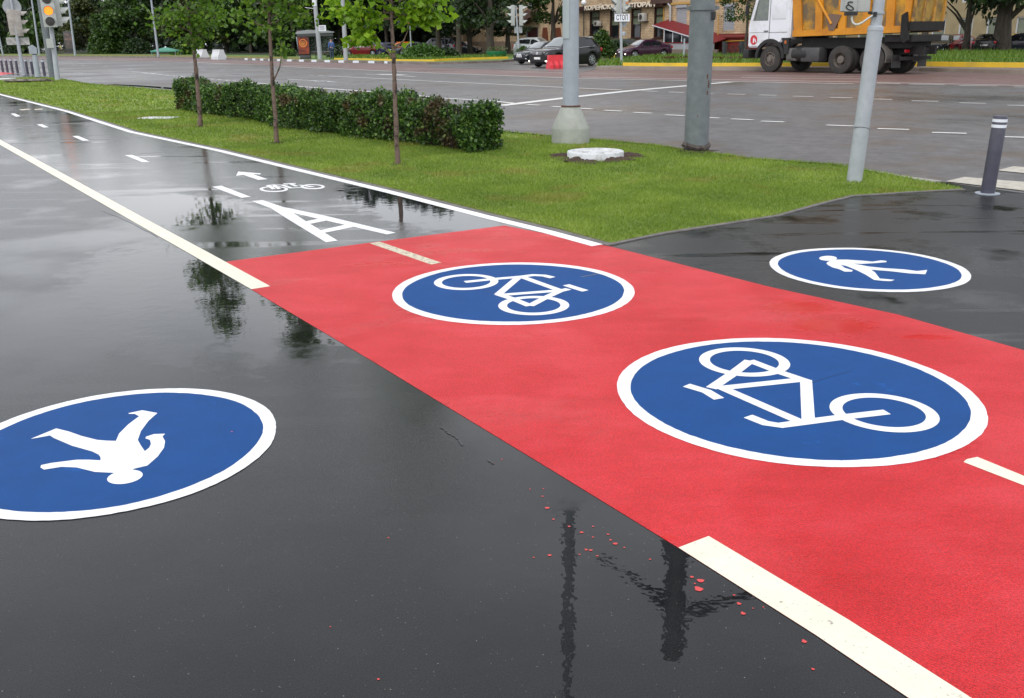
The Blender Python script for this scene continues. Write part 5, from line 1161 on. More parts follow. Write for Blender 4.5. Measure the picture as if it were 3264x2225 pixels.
# two black cars leaving the car park
cp = G(1792, 213, -.1)
r_, nose, zl, g_, W_ = car('black off-roader with chrome grille behind the red barrier', (cp[0]+.25, cp[1]+.9), R(221), 'suv', (.012, .011, .013), lights=True)
chrome_bars(r_, nose, zl-.10, .84, 0, 3); MB().lathe([(.075, 0), (.09, .02), (.075, .03)], (nose-.01, 0, zl-.05), 20, 'x').build('round_badge', M['chrome'], r_)
cp = G(1690, 205, -.1)
r_, nose, zl, g_, W_ = car('black saloon with twin rounded grille left of the black off-roader', (cp[0]+1.0, cp[1]+1.6), R(219), 'sedan', (.010, .013, .016))
for sd_ in (1, -1): MB().lathe([(.095, 0), (.115, .03), (.085, .035)], (nose-.02, sd_*.125, zl-.06), 18, 'x').build('grille_ring', M['chrome'], r_)
cp = G(2052, 186, -.1)
car('dark purple saloon on the drive in front of the restaurant', cp, R(206), 'sedan', (.040, .010, .028), lights=True, rough=.22)
cp = G(1712, 179, -.1); car('silver estate car behind the black saloon', cp, R(-38), 'suv', (.50, .54, .54), metal=.2)
cp = G(1880, 177, -.1); car('silver green car half hidden by the lamp pole', cp, R(-38), 'suv', (.42, .48, .46), metal=.2)
cp = G(1962, 176, -.1); car('dark green estate car behind the clipped shrub', cp, R(200), 'wagon', (.05, .07, .06), metal=.5)
cp = G(1404, 177, -.1); car('grey van seen from behind between the bushes', cp, R(150), 'van', (.12, .12, .135), metal=.5)
cp = G(1478, 172, -.1); car('dark saloon right of the grey van trunk', cp, R(-30), 'sedan', (.02, .022, .026))
cp = G(1152, 178, -.1); car('dark red saloon under the nearest young tree', cp, R(185), 'sedan', (.17, .012, .015))
cp = G(1120, 174, -.1); car('silver car behind the dark red saloon', cp, R(185), 'wagon', (.40, .42, .44), metal=.6)
cp = G(1218, 177, -.1); car('dark blue car seen from behind beside the dark red saloon', cp, R(120), 'wagon', (.012, .018, .06))
cp = G(1200, 173, -.1); car('pale grey blue car behind the dark blue one', cp, R(120), 'sedan', (.28, .32, .40), metal=.5)
cp = G(1275, 175, -.1); car('orange car behind the nearest young tree trunk', cp, R(200), 'wagon', (.55, .14, .02))
cp = G(1317, 176, -.1); car('dark grey saloon left of the bright green bush', cp, R(195), 'sedan', (.05, .055, .065))
cp = G(3045, 170, -.1); car('red car just right of the dumper truck tail', cp, R(215), 'sedan', (.36, .02, .025))
cp = G(3000, 171, -.1); car('black car half hidden behind the dumper truck tail', cp, R(232), 'sedan', (.012, .013, .015))
cp = G(3140, 171, -.1); car('black car between the bushy tree and the thick trunk', cp, R(60), 'sedan', (.015, .015, .016))
cp = G(3246, 170, -.1); car('dark blue estate car at the right edge', cp, R(150), 'wagon', (.016, .02, .035))
cp = G(3236, 163, -.1); car('yellow car behind the dark blue estate', cp, R(150), 'sedan', (.60, .38, .04))
cp = G(3262, 158, -.1); car('white van at the far right edge', cp, R(150), 'van', (.6, .62, .64))
# ================================================================== DUMPER TRUCK
def truck():
    f0 = G(2457, 230, ROADZ); az = R(126); s_ = 1.06
    # f0 is under the near front wheel; local x forward, y left (towards us is +y side when driving left)
    root = empty('dumper_truck', (0, 0, ROADZ), az, 'white cabbed dumper truck with a dirty orange tipping body', 'truck'); root.scale = (s_,)*3
    off = Vector((0, 1.05, 0)); Rm = Matrix.Rotation(az, 3, 'Z'); p = Vector((f0[0], f0[1], 0))-Rm @ (off*s_); root.location = (p.x, p.y, ROADZ)
    white = MAT('white cab paint', (.72, .74, .78), .3, col2=(.50, .50, .50), vs=2.2, lo=.50, hi=.8, coat=.3, detail=9)
    blackp = MAT('dusty black plastic', (.014, .014, .015), .6, col2=(.03, .028, .026), vs=3, lo=.5, hi=.75); frame = MAT('dirty frame', (.005, .005, .005), .8, col2=(.014, .012, .010), vs=3)
    orange = MAT('scratched orange paint', (.66, .27, .010), .5, col2=(.50, .19, .010), vs=1.4, coat=.1)
    panel = MAT('muddy orange panels', (.58, .29, .014), .65, col2=(.15, .11, .06), vs=1.6, lo=.40, hi=.60, stretch=(1, 1, .8), detail=9)
    rearp = MAT('sooty tail panels', (.42, .26, .04), .7, col2=(.06, .045, .03), vs=1.6, lo=.36, hi=.66, detail=9)
    xF, xB, hw = 1.28, -1.02, 1.22
    # cab shell by side outline, with window opening cut as separate dark pane
    cabp = [(xF, .98), (xF+.02, 1.75), (xF-.02, 2.0), (xF-.32, 2.95), (xF-.48, 3.12), (xB+.1, 3.15), (xB, 3.05), (xB, 1.30), (-.62, 1.30), (-.60, 1.22), (-.42, 1.10), (.0, 1.18), (.45, 1.10), (.62, .98)]
    cab = MB().prism(cabp, 2*hw, 'y').build('cab', white, root)
    bm = bmesh.new(); bm.from_mesh(cab.data); bmesh.ops.bevel(bm, geom=[e for e in bm.edges if abs(abs(e.verts[0].co.y)-hw) < .01 and abs(abs(e.verts[1].co.y)-hw) < .01 and len(e.link_faces) == 2 and abs(e.link_faces[0].normal.dot(e.link_faces[1].normal)) < .5], offset=.05, segments=3, affect='EDGES'); bm.to_mesh(cab.data); bm.free(); cab.data.shade_smooth(); cab.data.set_sharp_from_angle(angle=R(35))
    for sd in (1, -1):
        y = sd*(hw+.004)
        d = MB().prism([(xF-.10, 1.22), (xF-.10, 1.95), (xF-.40, 2.88), (.12, 2.98), (.10, 1.30), (.30, 1.28), (.72, 1.22)], .012, 'y', (0, y, 0)).build('door', white, root)
        MB().prism([(xF-.24, 2.03), (xF-.50, 2.84), (.20, 2.90), (.20, 2.03)], .012, 'y', (0, y+sd*.010, 0)).build('window', MAT('cab window glass', (.02, .035, .022), .05, col2=(.06, .09, .05), vs=3, spec=1, coat=1), d)  # mottled green puts the reflection of trees into the glass colour
        MB().prism([(xF-.34, 2.06), (xF-.37, 2.06), (xF-.53, 2.80), (xF-.50, 2.80)], .014, 'y', (0, y+sd*.012, 0)).build('quarterlight_bar', M['black'], d)
        MB().box((.26, y+sd*.025, 1.62), (.22, .05, .035), bev=.01).build('handle', M['black'], d)
        mb = MB()
        for q in ([(.105, 1.30), (.085, 1.30), (.105, 2.98), (.125, 2.98)], [(xF-.08, 1.56), (xF-.08, 1.572), (-.9, 1.572), (-.9, 1.56)]): mb.prism(q, .004, 'y', (0, y+sd*.009, 0))
        mb.build('panel_gap', M['black'], root)
        w2 = .74
        MB().box((-.38, y, 2.55), (w2, .035, .95), bev=.06).build('side_panel', white, root, True)
        # fender arch
        mb = MB(); n = 14; prof = []
        for k in range(n+1): a = R(-5+190*k/n); prof.append((math.cos(a), math.sin(a)))
        outer = [(c*.80, .62+.70*s) for c, s in prof]; inner = [(c*.66, .60+.58*s) for c, s in prof]
        mb.prism(outer+inner[::-1], .16, 'y', (0, sd*(hw-.05), 0)); mb.build('wheel_arch', blackp, root)
        MB().prism([(-.62, 1.34), (-1.0, 1.34), (-1.0, .72), (-.80, .72), (-.74, 1.0)], .14, 'y', (0, sd*(hw-.05), 0)).build('mudguard', blackp, root)
        MB().box((-.84, sd*(hw+.03), 1.18), (.10, .02, .12), bev=.01).build('side_reflector', MAT('orange reflector', (.5, .12, .02), .3), root)
        mb = MB(); mb.tube([(xF-.05, sd*(hw+.02), 2.1), (xF-.02, sd*(hw+.22), 2.15), (xF-.02, sd*(hw+.22), 2.75), (xF-.30, sd*(hw), 2.80)], .018, 6); mb.box((xF-.03, sd*(hw+.20), 2.45), (.06, .18, .38), bev=.03); mb.build('mirror', M['black'], root)
    MB().lathe([(.19, 0), (.19, .008), (0, .008)], (0, 0, 0), 32, 'y', cap=False).build('round_badge', MAT('red badge', (.55, .02, .03), .4), root).location = (.93, hw+.016, 1.28)
    MB().prism([(-.02, -.13), (-.045, -.02), (-.02, .10), (.03, .06), (.035, -.10)], .004, 'y', (.93, hw+.029, 1.28)).build('badge_mark', M['signwhite'], root)
    MB().prism([(-.10, -.06), (-.06, .04), (.0, .09), (-.05, -.08)], .004, 'y', (.88, hw+.029, 1.26)).build('badge_mark', M['signwhite'], root)
    MB().box((xF+.015, 0, 2.45), (.02, 2.0, .75), Matrix.Translation((xF-.17, 0, 2.47)) @ Matrix.Rotation(R(-18), 4, 'Y') @ Matrix.Translation((-xF, 0, -2.45))).build('windshield', M['glass_dark'], root)
    MB().box((xF+.03, 0, 1.35), (.05, 1.7, .50), bev=.02).build('grille', M['black'], root, True)
    MB().box((xF+.08, 0, .78), (.34, 2.46, .38), bev=.06).build('bumper', blackp, root, True)
    MB().box((xB-.012, 0, 2.35), (.02, 2.0, 1.2), bev=.01).build('rear_wall_panel', MAT('grey cab back', (.30, .29, .28), .5, col2=(.22, .21, .20), vs=3), root, True)
    MB().box((xB-.28, .55, 1.95), (.45, .9, 1.25), bev=.08).build('air_intake', blackp, root, True)
    MB().box((xB-.28, -.55, 1.75), (.45, .8, .85), bev=.08).build('battery_box', blackp, root, True)
    # chassis
    mb = MB()
    for sd in (1, -1): mb.box((-3.1, sd*.42, .92), (7.6, .12, .30))
    for xx in (.4, -1.4, -2.6, -4.2, -5.4, -6.6): mb.box((xx, 0, .90), (.16, .72, .22))
    mb.build('chassis_frame', frame, root)
    MB().lathe([(.0, -.40), (.30, -.39), (.33, -.34), (.33, .34), (.30, .39), (0, .40)], (-1.55, .92, .78), 20, 'x').build('air_tank', blackp, root, True)
    MB().box((-2.12, .90, .76), (.95, .62, .60), bev=.09).build('fuel_tank', MAT('dark grey tank', (.05, .05, .052), .45, col2=(.08, .078, .075), vs=2), root, True)
    MB().box((-1.15, .90, .76), (.62, .60, .56), bev=.12).build('tool_box', MAT('dull metal box', (.13, .125, .12), .45, col2=(.06, .058, .055), vs=2.5), root, True)
    MB().box((-2.1, -.90, .70), (1.9, .6, .62), bev=.08).build('fuel_tank', blackp, root, True)
    wr = .56; hub = MAT('dusty steel hub', (.16, .135, .115), .7, col2=(.09, .078, .068), vs=6); tyre = MAT('dusty tyre', (.045, .041, .037), .85, col2=(.028, .026, .024), vs=5, bump=.5, bs=20)
    for ax, dual in ((0, False), (-3.62, True), (-5.12, True)):
        MB().tube([(ax, -1.0, wr), (ax, 1.0, wr)], .09, 10).build('axle', frame, root)
        for sd in (1, -1):
            yc = sd*1.05 if not dual else sd*1.06
            for yo in ((0,) if not dual else (0, -.34)):
                yy = yc+sd*yo
                t = MB().lathe([(.30, -.14), (.50, -.145), (.548, -.125), (wr, -.09), (wr, .09), (.548, .125), (.50, .145), (.30, .14)], (ax, yy, wr), 40, 'y', cap=False).build('wheel', tyre, root, True)
                if yo == 0:
                    if not dual: MB().lathe([(.305, yy+sd*.13), (.27, yy+sd*.145), (.25, yy+sd*.06), (.20, yy+sd*.085), (.13, yy+sd*.10), (.12, yy+sd*.17), (.0, yy+sd*.175)], (ax, 0, wr), 32, 'y', cap=False).build('rim', hub, t, True)
                    else: MB().lathe([(.305, yy+sd*.13), (.29, yy+sd*.135), (.27, yy-sd*.08), (.17, yy-sd*.10), (.165, yy+sd*.06), (.14, yy+sd*.10), (.0, yy+sd*.105)], (ax, 0, wr), 32, 'y', cap=False).build('rim', hub, t, True)
                    mb = MB()
                    for k in range(8): a = 2*math.pi*k/8; mb.lathe([(.022, 0), (.022, .03)], (ax+math.cos(a)*(.215 if not dual else .0), yy+sd*(.075), wr+math.sin(a)*(.215 if not dual else 0)), 6, 'y')
                    if not dual: mb.build('wheel_nuts', frame, t)
    # tipping body: floor rail, top rail, ribs, inset panels
    x0, x1 = -1.28, -6.55; zb, zt = 1.50, 3.75; ht = .62; sl = .20; W2 = 1.25
    def side_pt(x, z, sd, o=0): return (x, sd*(W2-.10+.14*(z-zb)/(zt-zb)+o), z)
    for sd in (1, -1):
        vs = [side_pt(x0+.10, zb, sd, -.09), side_pt(x1, zb+.10, sd, -.09), side_pt(x1-.15, zt, sd, -.09), side_pt(x0+.36, zt, sd, -.09), side_pt(x0+.10, zb, sd, -.13), side_pt(x1, zb+.10, sd, -.13), side_pt(x1-.15, zt, sd, -.13), side_pt(x0+.36, zt, sd, -.13)]
        MB().add(vs, [(0, 1, 2, 3), (4, 7, 6, 5), (0, 4, 5, 1), (1, 5, 6, 2), (2, 6, 7, 3), (3, 7, 4, 0)]).build('side_wall', panel, root)
        def rib(xa, xb, xat, xbt, name='rib', z0=zb, z1=zt, m_=orange):
            v = [];
            for o in (.0, -.10):
                v += [side_pt(xa, z0, sd, o), side_pt(xb, z0, sd, o), side_pt(xbt, z1, sd, o), side_pt(xat, z1, sd, o)]
            MB().add(v, [(0, 1, 2, 3), (4, 7, 6, 5), (0, 4, 5, 1), (1, 5, 6, 2), (2, 6, 7, 3), (3, 7, 4, 0)]).build(name, m_, root)
        rib(x0+.12, x0-.30, x0+.38, x0-.06)
        for xr_ in (-2.42, -3.55, -4.68, -5.75): rib(xr_+.17, xr_-.17, xr_+.26, xr_-.12)
        rib(x1+.22, x1-.02, x1+.15, x1-.16)
        for z0, z1, nm in ((zb-.20, zb+.02, 'bottom_rail'), (2.72, 2.90, 'side_rail'), (zt-.10, zt+.10, 'top_rail')):
            v = []; sh = .17*(z0-zb)/(zt-zb)+.0
            xa, xb = x0+.16+.26*max(0, (z0-zb)/(zt-zb)), x1-.02-.15*max(0, (z0-zb)/(zt-zb))
            if nm == 'side_rail': xb = -2.2
            for o in (.035, -.11): v += [side_pt(xa, z0, sd, o), side_pt(xb, z0+(.10 if z0 < zb else 0), sd, o), side_pt(xb, z1+(.10 if z0 < zb else 0), sd, o), side_pt(xa, z1, sd, o)]
            MB().add(v, [(0, 1, 2, 3), (4, 7, 6, 5), (0, 4, 5, 1), (1, 5, 6, 2), (2, 6, 7, 3), (3, 7, 4, 0)]).build(nm, orange, root)
        MB().tube([side_pt(x0-.55, 3.2, sd, .04), side_pt(x0-1.80, zb+.22, sd, .05)], .05, 8).build('brace', orange, root)
        MB().prism([(x0-1.95, zb-.0), (x0-1.72, zb+.0), (x0-1.45, zb+.50), (x0-1.70, zb+.58), (x0-2.25, zb+.52)], .02, 'y', (0, sd*(W2-.045), 0)).build('gusset', MAT('bare brown plate', (.16, .10, .07), .6), root)
    for name, z, m_ in (('floor', zb-.02, frame),):
        MB().box(((x0+x1)/2, 0, z), (x0-x1-.1, 2*W2-.30, .12)).build(name, m_, root)
    MB().prism([(-1.05, zb), (-1.05, zt), (1.05, zt), (1.05, zb)], .06, 'x', (x0+.08, 0, 0)).build('front_wall', panel, root)
    # tailgate with ribs, sooty
    T_ = Matrix.Translation((x1, 0, zb+.1)) @ Matrix.Rotation(R(-4), 4, 'Y')
    MB().box((-.03, 0, 1.05), (.05, 2*W2-.34, 2.1), T_).build('tailgate', rearp, root)
    for yy in (-1.05, -.36, .36, 1.05): MB().box((-.085, yy, 1.05), (.06, .13, 2.1), T_).build('tailgate_rib', MAT('dirty orange rib', (.50, .25, .03), .6, col2=(.10, .07, .04), vs=2), root)
    MB().box((-.09, 0, 1.52), (.075, 2*W2-.2, .10), T_).build('tailgate_rib', orange, root)
    MB().box((-.08, 0, .0), (.10, 2*W2-.1, .30), T_).build('tail_sill', frame, root)
    MB().box((x1+.45, 0, 1.20), (1.2, 2.1, .24), bev=.03).build('rear_subframe', frame, root)
    MB().prism([(x1+.25, zb+.45), (x1+.05, zb+.55), (x1-.12, zb-.35), (x1+.05, zb-.45), (x1+.2, zb-.3)], .14, 'y', (0, W2-.02, 0)).build('tail_bracket', frame, root)
    mb = MB(); n = 10; pr_ = [(-5.12+.66*math.cos(R(a)), .62+.62*math.sin(R(a))) for a in np.linspace(75, 195, n)]; pi_ = [(-5.12+.62*math.cos(R(a)), .62+.58*math.sin(R(a))) for a in np.linspace(75, 195, n)]
    for sd in (1, -1): MB().prism(pr_+pi_[::-1], .5, 'y', (0, sd*.95, 0)).build('rear_mudguard', MAT('grey mudguard', (.12, .11, .10), .6), root)
    for sd in (1, -1):
        MB().box((-6.05, sd*.92, .52), (.03, .60, .50)).build('mud_flap', blackp, root)
        MB().box((-6.35, sd*.72, .90), (.06, .30, .12), bev=.02).build('taillight', M['redlamp'], root)
    MB().box((-6.30, 0, .62), (.12, 2.1, .14), bev=.02).build('rear_bar', frame, root)
    MB().box((-6.38, 0, .95), (.02, .52, .12)).build('number_plate', M['plate'], root)
    MB().box((-3.9, 0, 1.22), (5.0, 1.7, .42)).build('gap_filler', frame, root)  # dark box added to block the bright gap under the body
    for c in root.children:
        k_ = c.name.split('.')[0]
        if k_ in ('wheel', 'axle', 'fuel_tank', 'air_tank', 'tool_box', 'mud_flap', 'bumper', 'chassis_frame', 'gap_filler', 'rear_bar', 'taillight', 'number_plate', 'rear_mudguard'): continue
        f_ = 1.08
        if k_ in ('side_wall', 'rib', 'bottom_rail', 'side_rail', 'top_rail', 'brace', 'gusset', 'floor', 'front_wall', 'tailgate', 'tailgate_rib', 'tail_sill', 'tail_bracket', 'rear_subframe'): f_ = 1.15
        for v in (c.data.vertices): v.co.z *= f_
        for q_ in c.children_recursive:
            for v in q_.data.vertices: v.co.z *= f_
        c.location.z *= f_
truck()
# ================================================================== SIGNALS, SIGNS, POLES ACROSS THE ROAD
def head3(name, mat, w_=.36, h_=1.05, r_=.15, lit=None, visor=.22, depth=.18, parent=None):
    """three-lamp head, lamps face local +x, origin at its bottom centre"""
    h = MB().box((0, 0, h_/2), (depth, w_, h_), bev=.03).build(name, mat, parent, True)
    for k in range(3):
        z = h_*(1-(k+.5)/3)
        MB().lathe([(r_*.9, depth/2), (r_*.88, depth/2+.02), (0, depth/2+.03)], (0, 0, z), 20, 'x', cap=False).build('lens', M['amber'] if lit == k else M['lens'], h, True)
        mb = MB(); n = 12; vs = []; fs = []
        for i in range(n+1):
            a = R(-20+220*i/n)
            ln = visor*(.45+.55*max(0, math.sin(a)))
            for rr in (r_, r_+.012): vs += [(depth/2-.01, math.cos(a)*rr, z+math.sin(a)*rr), (depth/2+ln, math.cos(a)*rr, z+math.sin(a)*rr)]
        for i in range(n):
            q = i*4; fs += [(q, q+1, q+5, q+4), (q+2, q+6, q+7, q+3), (q+1, q+3, q+7, q+5)]
        mb.add(vs, fs).build('visor', mat, h)
    return h
def loc_rot(o, p, az): o.location = p; o.rotation_euler = (0, 0, az)
def lean_pole(root, base, px_top, rad, mat, name='pole', z0=0.0, taper=.85):
    t = UP(base, *px_top)-Vector((base[0], base[1], 0)); MB().tube([(0, 0, z0-.05), t*.5, t], [rad, rad*(1+taper)/2, rad*taper], 20).build(name, mat, root, True); return t
# amber light at left
b = G(184, 256); rt = empty('traffic_light', (b[0], b[1], 0), 0, 'amber lit traffic light on a grey pole at the end of the lawn', 'traffic light'); O = Vector((b[0], b[1], 0)); toC = math.atan2(-b[1], -b[0])
MB().tube([(0, 0, -.05), UP(b, 171, 150)-O, UP(b, 163, 88)-O], [.12, .11, .10], 20).build('pole', M['sigpole'], rt, True)
MB().tube([UP(b, 163, 88)-O, UP(b, 150, -20)-O], .06, 14).build('pole', M['sigpole'], rt, True)
h = head3('signal_head', M['signgrey'], .58, 1.46, .21, lit=1, visor=.16, depth=.3, parent=rt); loc_rot(h, UP(b, 163, 87, -.35)-O, toC)
h = head3('signal_head', M['signgrey'], .42, 1.30, .20, visor=.42, depth=.42, parent=rt); loc_rot(h, UP(b, 184, 84)-O, toC+R(98))
MB().box((0, 0, 0), (.2, .3, .42), Matrix.Translation(UP(b, 159, 138, -.15)-O) @ Matrix.Rotation(toC, 4, 'Z')).build('control_box', M['signgrey'], rt)
b = G(168, 246); rt = empty('lamp_post', (b[0], b[1], 0), 0, 'dark grey tapered post behind the amber traffic light', 'pole'); lean_pole(rt, b, (128, 0), .17, M['mast'], taper=.9)
tt_ = UP(b, 122, -40)-Vector((b[0], b[1], 0)); MB().tube([UP(b, 128, 0)-Vector((b[0], b[1], 0)), tt_], .15, 12).build('pole', M['mast'], rt, True)
# sign pole seen from behind
b = G(77, 240); rt = empty('sign_pole', (b[0], b[1], 0), 0, 'leaning pole with a round grey sign back, signal backs and two plates', 'sign'); O = Vector((b[0], b[1], 0)); toC = math.atan2(-b[1], -b[0])
MB().tube([(0, 0, -.05), UP(b, 60, 150)-O, UP(b, 35, 0)-O, UP(b, 33, -15)-O], [.11, .09, .06, .06], 14).build('pole', M['sigpole'], rt, True)
o = MB().lathe([(.47, -.02), (.47, .02)], (0, 0, 0), 40, 'x').build('round_sign', M['signback'], rt, True); loc_rot(o, UP(b, 38, 22, .12)-O, toC)
MB().box((.03, 0, 0), (.03, .06, .9)).build('stiffener', M['signback'], o)
h = head3('signal_head', M['signdirty'], .40, 1.38, .16, visor=.3, depth=.30, parent=rt); loc_rot(h, UP(b, 46, 113, .1)-O, toC+R(170))
h = head3('signal_head', M['signdirty'], .40, 1.40, .16, visor=.40, depth=.34, parent=rt); loc_rot(h, UP(b, 64, 116, .1)-O, toC+R(100))
for xx in (39, 74.5):
    o = MB().box((0, 0, 0), (.03, .58 if xx < 50 else .62, .40), bev=.01).build('plate', MAT('scuffed plate back', (.50, .50, .48), .5, col2=(.25, .25, .23), vs=4), rt); loc_rot(o, UP(b, xx, 131.5, .08)-O, toC)
# control post
b = G(121, 250); rt = empty('control_post', (b[0], b[1], 0), 0, 'short grey post with an angled box on top beside the broken slab', 'post'); O = Vector((b[0], b[1], 0)); toC = math.atan2(-b[1], -b[0])
t = UP(b, 110, 175)-O; MB().tube([(0, 0, -.05), t], [.135, .12], 16).build('post', M['galv'], rt, True); MB().tube([(0, 0, 0), t*.06], .15, 16).build('rusty_foot', M['rust'], rt, True)
MB().tube([t, t*1.04], .10, 12).build('neck', M['black'], rt, True)
o = MB().prism([(-.16, 0), (.16, 0), (.17, .30), (.0, .44), (-.18, .36)], .26, 'x').build('box', M['galv'], rt); loc_rot(o, UP(b, 107, 172)-O, toC+R(8))
# distant posts on the far side
for x0, y0, x1, y1, rad, lb in ((126, 176, 101, 0, .17, 'thin far lamp post left of the amber light'), (240, 177, 217, 0, .17, 'thin far lamp post beside the advertising pylon'), (10, 177, -6, 100, .15, 'thin far post at the left edge'), (505, 181, 482, 0, .15, 'far lamp post right of the farthest young tree'), (958, 183, 947, 118, .14, 'slim post left of the bus shelter')):
    b = G(x0, y0); rt = empty('lamp_post', (b[0], b[1], 0), 0, lb, 'lamp post', 'thin lamp posts across the road'); t = lean_pole(rt, b, (x1, y1), rad, M['galv'], taper=.8)
    O = Vector((b[0], b[1], 0))
    if y1 == 0 and x0 in (126, 240, 505):
        arm = UP(b, x1+(-14 if x0 != 505 else 20), 30)-O; MB().tube([UP(b, x1+3, 22)-O, arm], .03, 5).build('arm', M['galv'], rt)
for x0, y0, x1, rad, lb, mt in ((1021, 189, 1003, .19, 'grey lamp post standing in front of the bus shelter', 'galv'), (1103, 193, 1092, .17, 'thick grey lamp post right of the bus shelter', 'galv')):
    b = G(x0, y0); rt = empty('lamp_post', (b[0], b[1], 0), 0, lb, 'lamp post'); t = lean_pole(rt, b, (x1, 0), rad*1.15, M['signback'], taper=.85)
    MB().tube([t, t+Vector((0, 0, 4))], rad*.95, 12).build('pole', M['signback'], rt, True)
    if x0 == 1021:
        O = Vector((b[0], b[1], 0)); toC = math.atan2(-b[1], -b[0]); o = MB().box((0, 0, 0), (.04, .74, .52), bev=.01).build('stop_plate', M['signwhite'], rt); loc_rot(o, UP(b, 1026, 90, -.15)-O, toC)
        mb = MB()
        for k in range(4): mb.box((.025, .0, .16-.10*k), (.006, .5-.06*(k % 2), .03))
        q = mb.build('lettering', M['signblack'], o)
        mb = MB()
        for z_ in (17, 21, 25): mb.tube([UP(b, 1000, z_)-O, UP(b, 1007, z_)-O], .02, 4)
        MB().tube([UP(b, 972, 24)-O, UP(b, 1004, 28)-O], .025, 5).build('arm', M['signwhite'], rt)
        MB().lathe([(rad*1.15, 0), (rad*1.15, .55)], tuple(UP(b, 1003.5, 19)-O), 12).build('band', M['signwhite'], rt)
# no parking sign
b = G(1312, 185); rt = empty('no_parking_sign', (b[0], b[1], 0), 0, 'round blue and red no-parking sign on a slim leaning pole', 'sign'); O = Vector((b[0], b[1], 0)); toC = math.atan2(-b[1], -b[0])
lean_pole(rt, b, (1306, 68), .05, M['galv']); o = MB().lathe([(.36, -.01), (.36, .01)], (0, 0, 0), 28, 'x').build('sign_face', MAT('red sign rim', (.55, .02, .04), .4), rt); loc_rot(o, UP(b, 1305, 64, -.08)-O, toC+R(20)); MB().lathe([(.25, .012), (.25, .018)], (0, 0, 0), 28, 'x').build('sign_centre', MAT('blue sign face', (.02, .03, .35), .4), o)
MB().box((0, 0, 0), (.01, .52, .07), Matrix.Rotation(R(45), 4, 'X') @ Matrix.Translation((.025, 0, 0))).build('sign_bar', MAT('red sign bar', (.55, .02, .04), .4), o)
# signal with two back to back heads seen from behind near the black saloon
b = G(1656, 180); rt = empty('traffic_light', (b[0], b[1], 0), 0, 'pair of grey signal heads on a slim pole left of the brick house entrance', 'traffic light'); O = Vector((b[0], b[1], 0)); toC = math.atan2(-b[1], -b[0])
lean_pole(rt, b, (1644, 18), .09, M['sigpole'])
h = head3('signal_head', M['signgrey'], .36, 1.75, .17, visor=.35, depth=.30, parent=rt); loc_rot(h, UP(b, 1635, 82)-O, toC-R(80)); h = head3('signal_head', M['signgrey'], .36, 1.75, .17, visor=.35, depth=.30, parent=rt); loc_rot(h, UP(b, 1662, 82)-O, toC+R(80))
for o_ in [c for c in rt.children if c.name.startswith('signal_head')]: o_.scale = (1.15, 1.0, 1.0)
o = MB().box((0, 0, 0), (.03, .72, .56), bev=.01).build('plate', M['signback'], rt); loc_rot(o, UP(b, 1652, 95, .1)-O, toC)
# signal with the stop plate
b = G(1981, 207); rt = empty('traffic_light', (b[0], b[1], 0), 0, 'signal pole with a white stop plate in front of the restaurant', 'traffic light'); O = Vector((b[0], b[1], 0)); toC = math.atan2(-b[1], -b[0])
lean_pole(rt, b, (1979, 0), .085, M['sigpole'], taper=.75)
MB().tube([UP(b, 1979, 0)-O, UP(b, 1978, -60)-O], .06, 10).build('pole', M['sigpole'], rt, True)
h = head3('signal_head', M['signgrey'], .30, 1.20, .14, visor=.26, depth=.26, parent=rt); loc_rot(h, UP(b, 1967, 44)-O, toC-R(60)); h = head3('signal_head', M['signgrey'], .30, 1.20, .15, lit=None, visor=.34, depth=.2, parent=rt); loc_rot(h, UP(b, 1993, 40)-O, toC+R(55))
for c in h.children:
    if c.name.startswith('lens') and abs(c.data.vertices[0].co.z-.6) < .25: c.data.materials.clear(); c.data.materials.append(M['amberdim'])
o = MB().box((0, 0, 0), (.02, .88, .42), bev=.008).build('stop_plate', M['signwhite'], rt); loc_rot(o, UP(b, 1983, 56.5, -.12)-O, toC)
text_mesh('lettering', 'СТОП', .4, M['signblack'], o, (.014, -.33, -.125), (R(90), 0, R(90)), .006, sx=.66, bold=.006)
o = MB().prism([(-.26, .2), (.26, .2), (.05, -.22), (-.05, -.22)], .02, 'x').build('bracket_plate', M['signback'], rt); loc_rot(o, UP(b, 1990, 75, .1)-O, toC)
MB().lathe([(.11, -.02), (.12, .1), (.10, .2)], tuple(UP(b, 1988, 112)-O), 12, 'z').build('push_button_box', M['galv'], rt)
b = G(2179, 186, .03); o = MB().box((0, 0, .68), (.10, .10, 1.42), bev=.01).build('marker_post', M['galv'], None); o.location = (b[0], b[1], 0); tag(o, 'square grey post in the grass left of the dark mast', 'post')
# iron railing in front of the red plinth, with two posts
b0, b1 = Vector(G(2308, 184, .03)), Vector(G(2405, 181, .03)); d = (b1-b0); az = math.atan2(d.y, d.x); rt = empty('iron_railing', (b0.x, b0.y, .03), az, 'low black iron railing with crosses beside the truck cab', 'railing'); ln = d.length
for xx in (0, ln*.55): MB().box((xx, 0, .55), (.26, .26, 1.10), bev=.02).build('post', MAT('dark granite post', (.03, .03, .033), .5), rt)
for k in range(5):
    xa = .2+k*(ln-.2)/5; xb_ = xa+(ln-.2)/5; mb = MB()
    for p_, q_ in (((xa, .12), (xb_, .12)), ((xa, .78), (xb_, .78)), ((xa, .12), (xa, .78)), ((xa, .12), (xb_, .78)), ((xa, .78), (xb_, .12))): mb.tube([(p_[0], 0, p_[1]), (q_[0], 0, q_[1])], .018, 5)
    mb.lathe([(.12, -.02), (.14, -.02), (.14, .02), (.12, .02)], ((xa+xb_)/2, 0, .45), 14, 'y', cap=False); mb.build('panel', M['black'], rt)
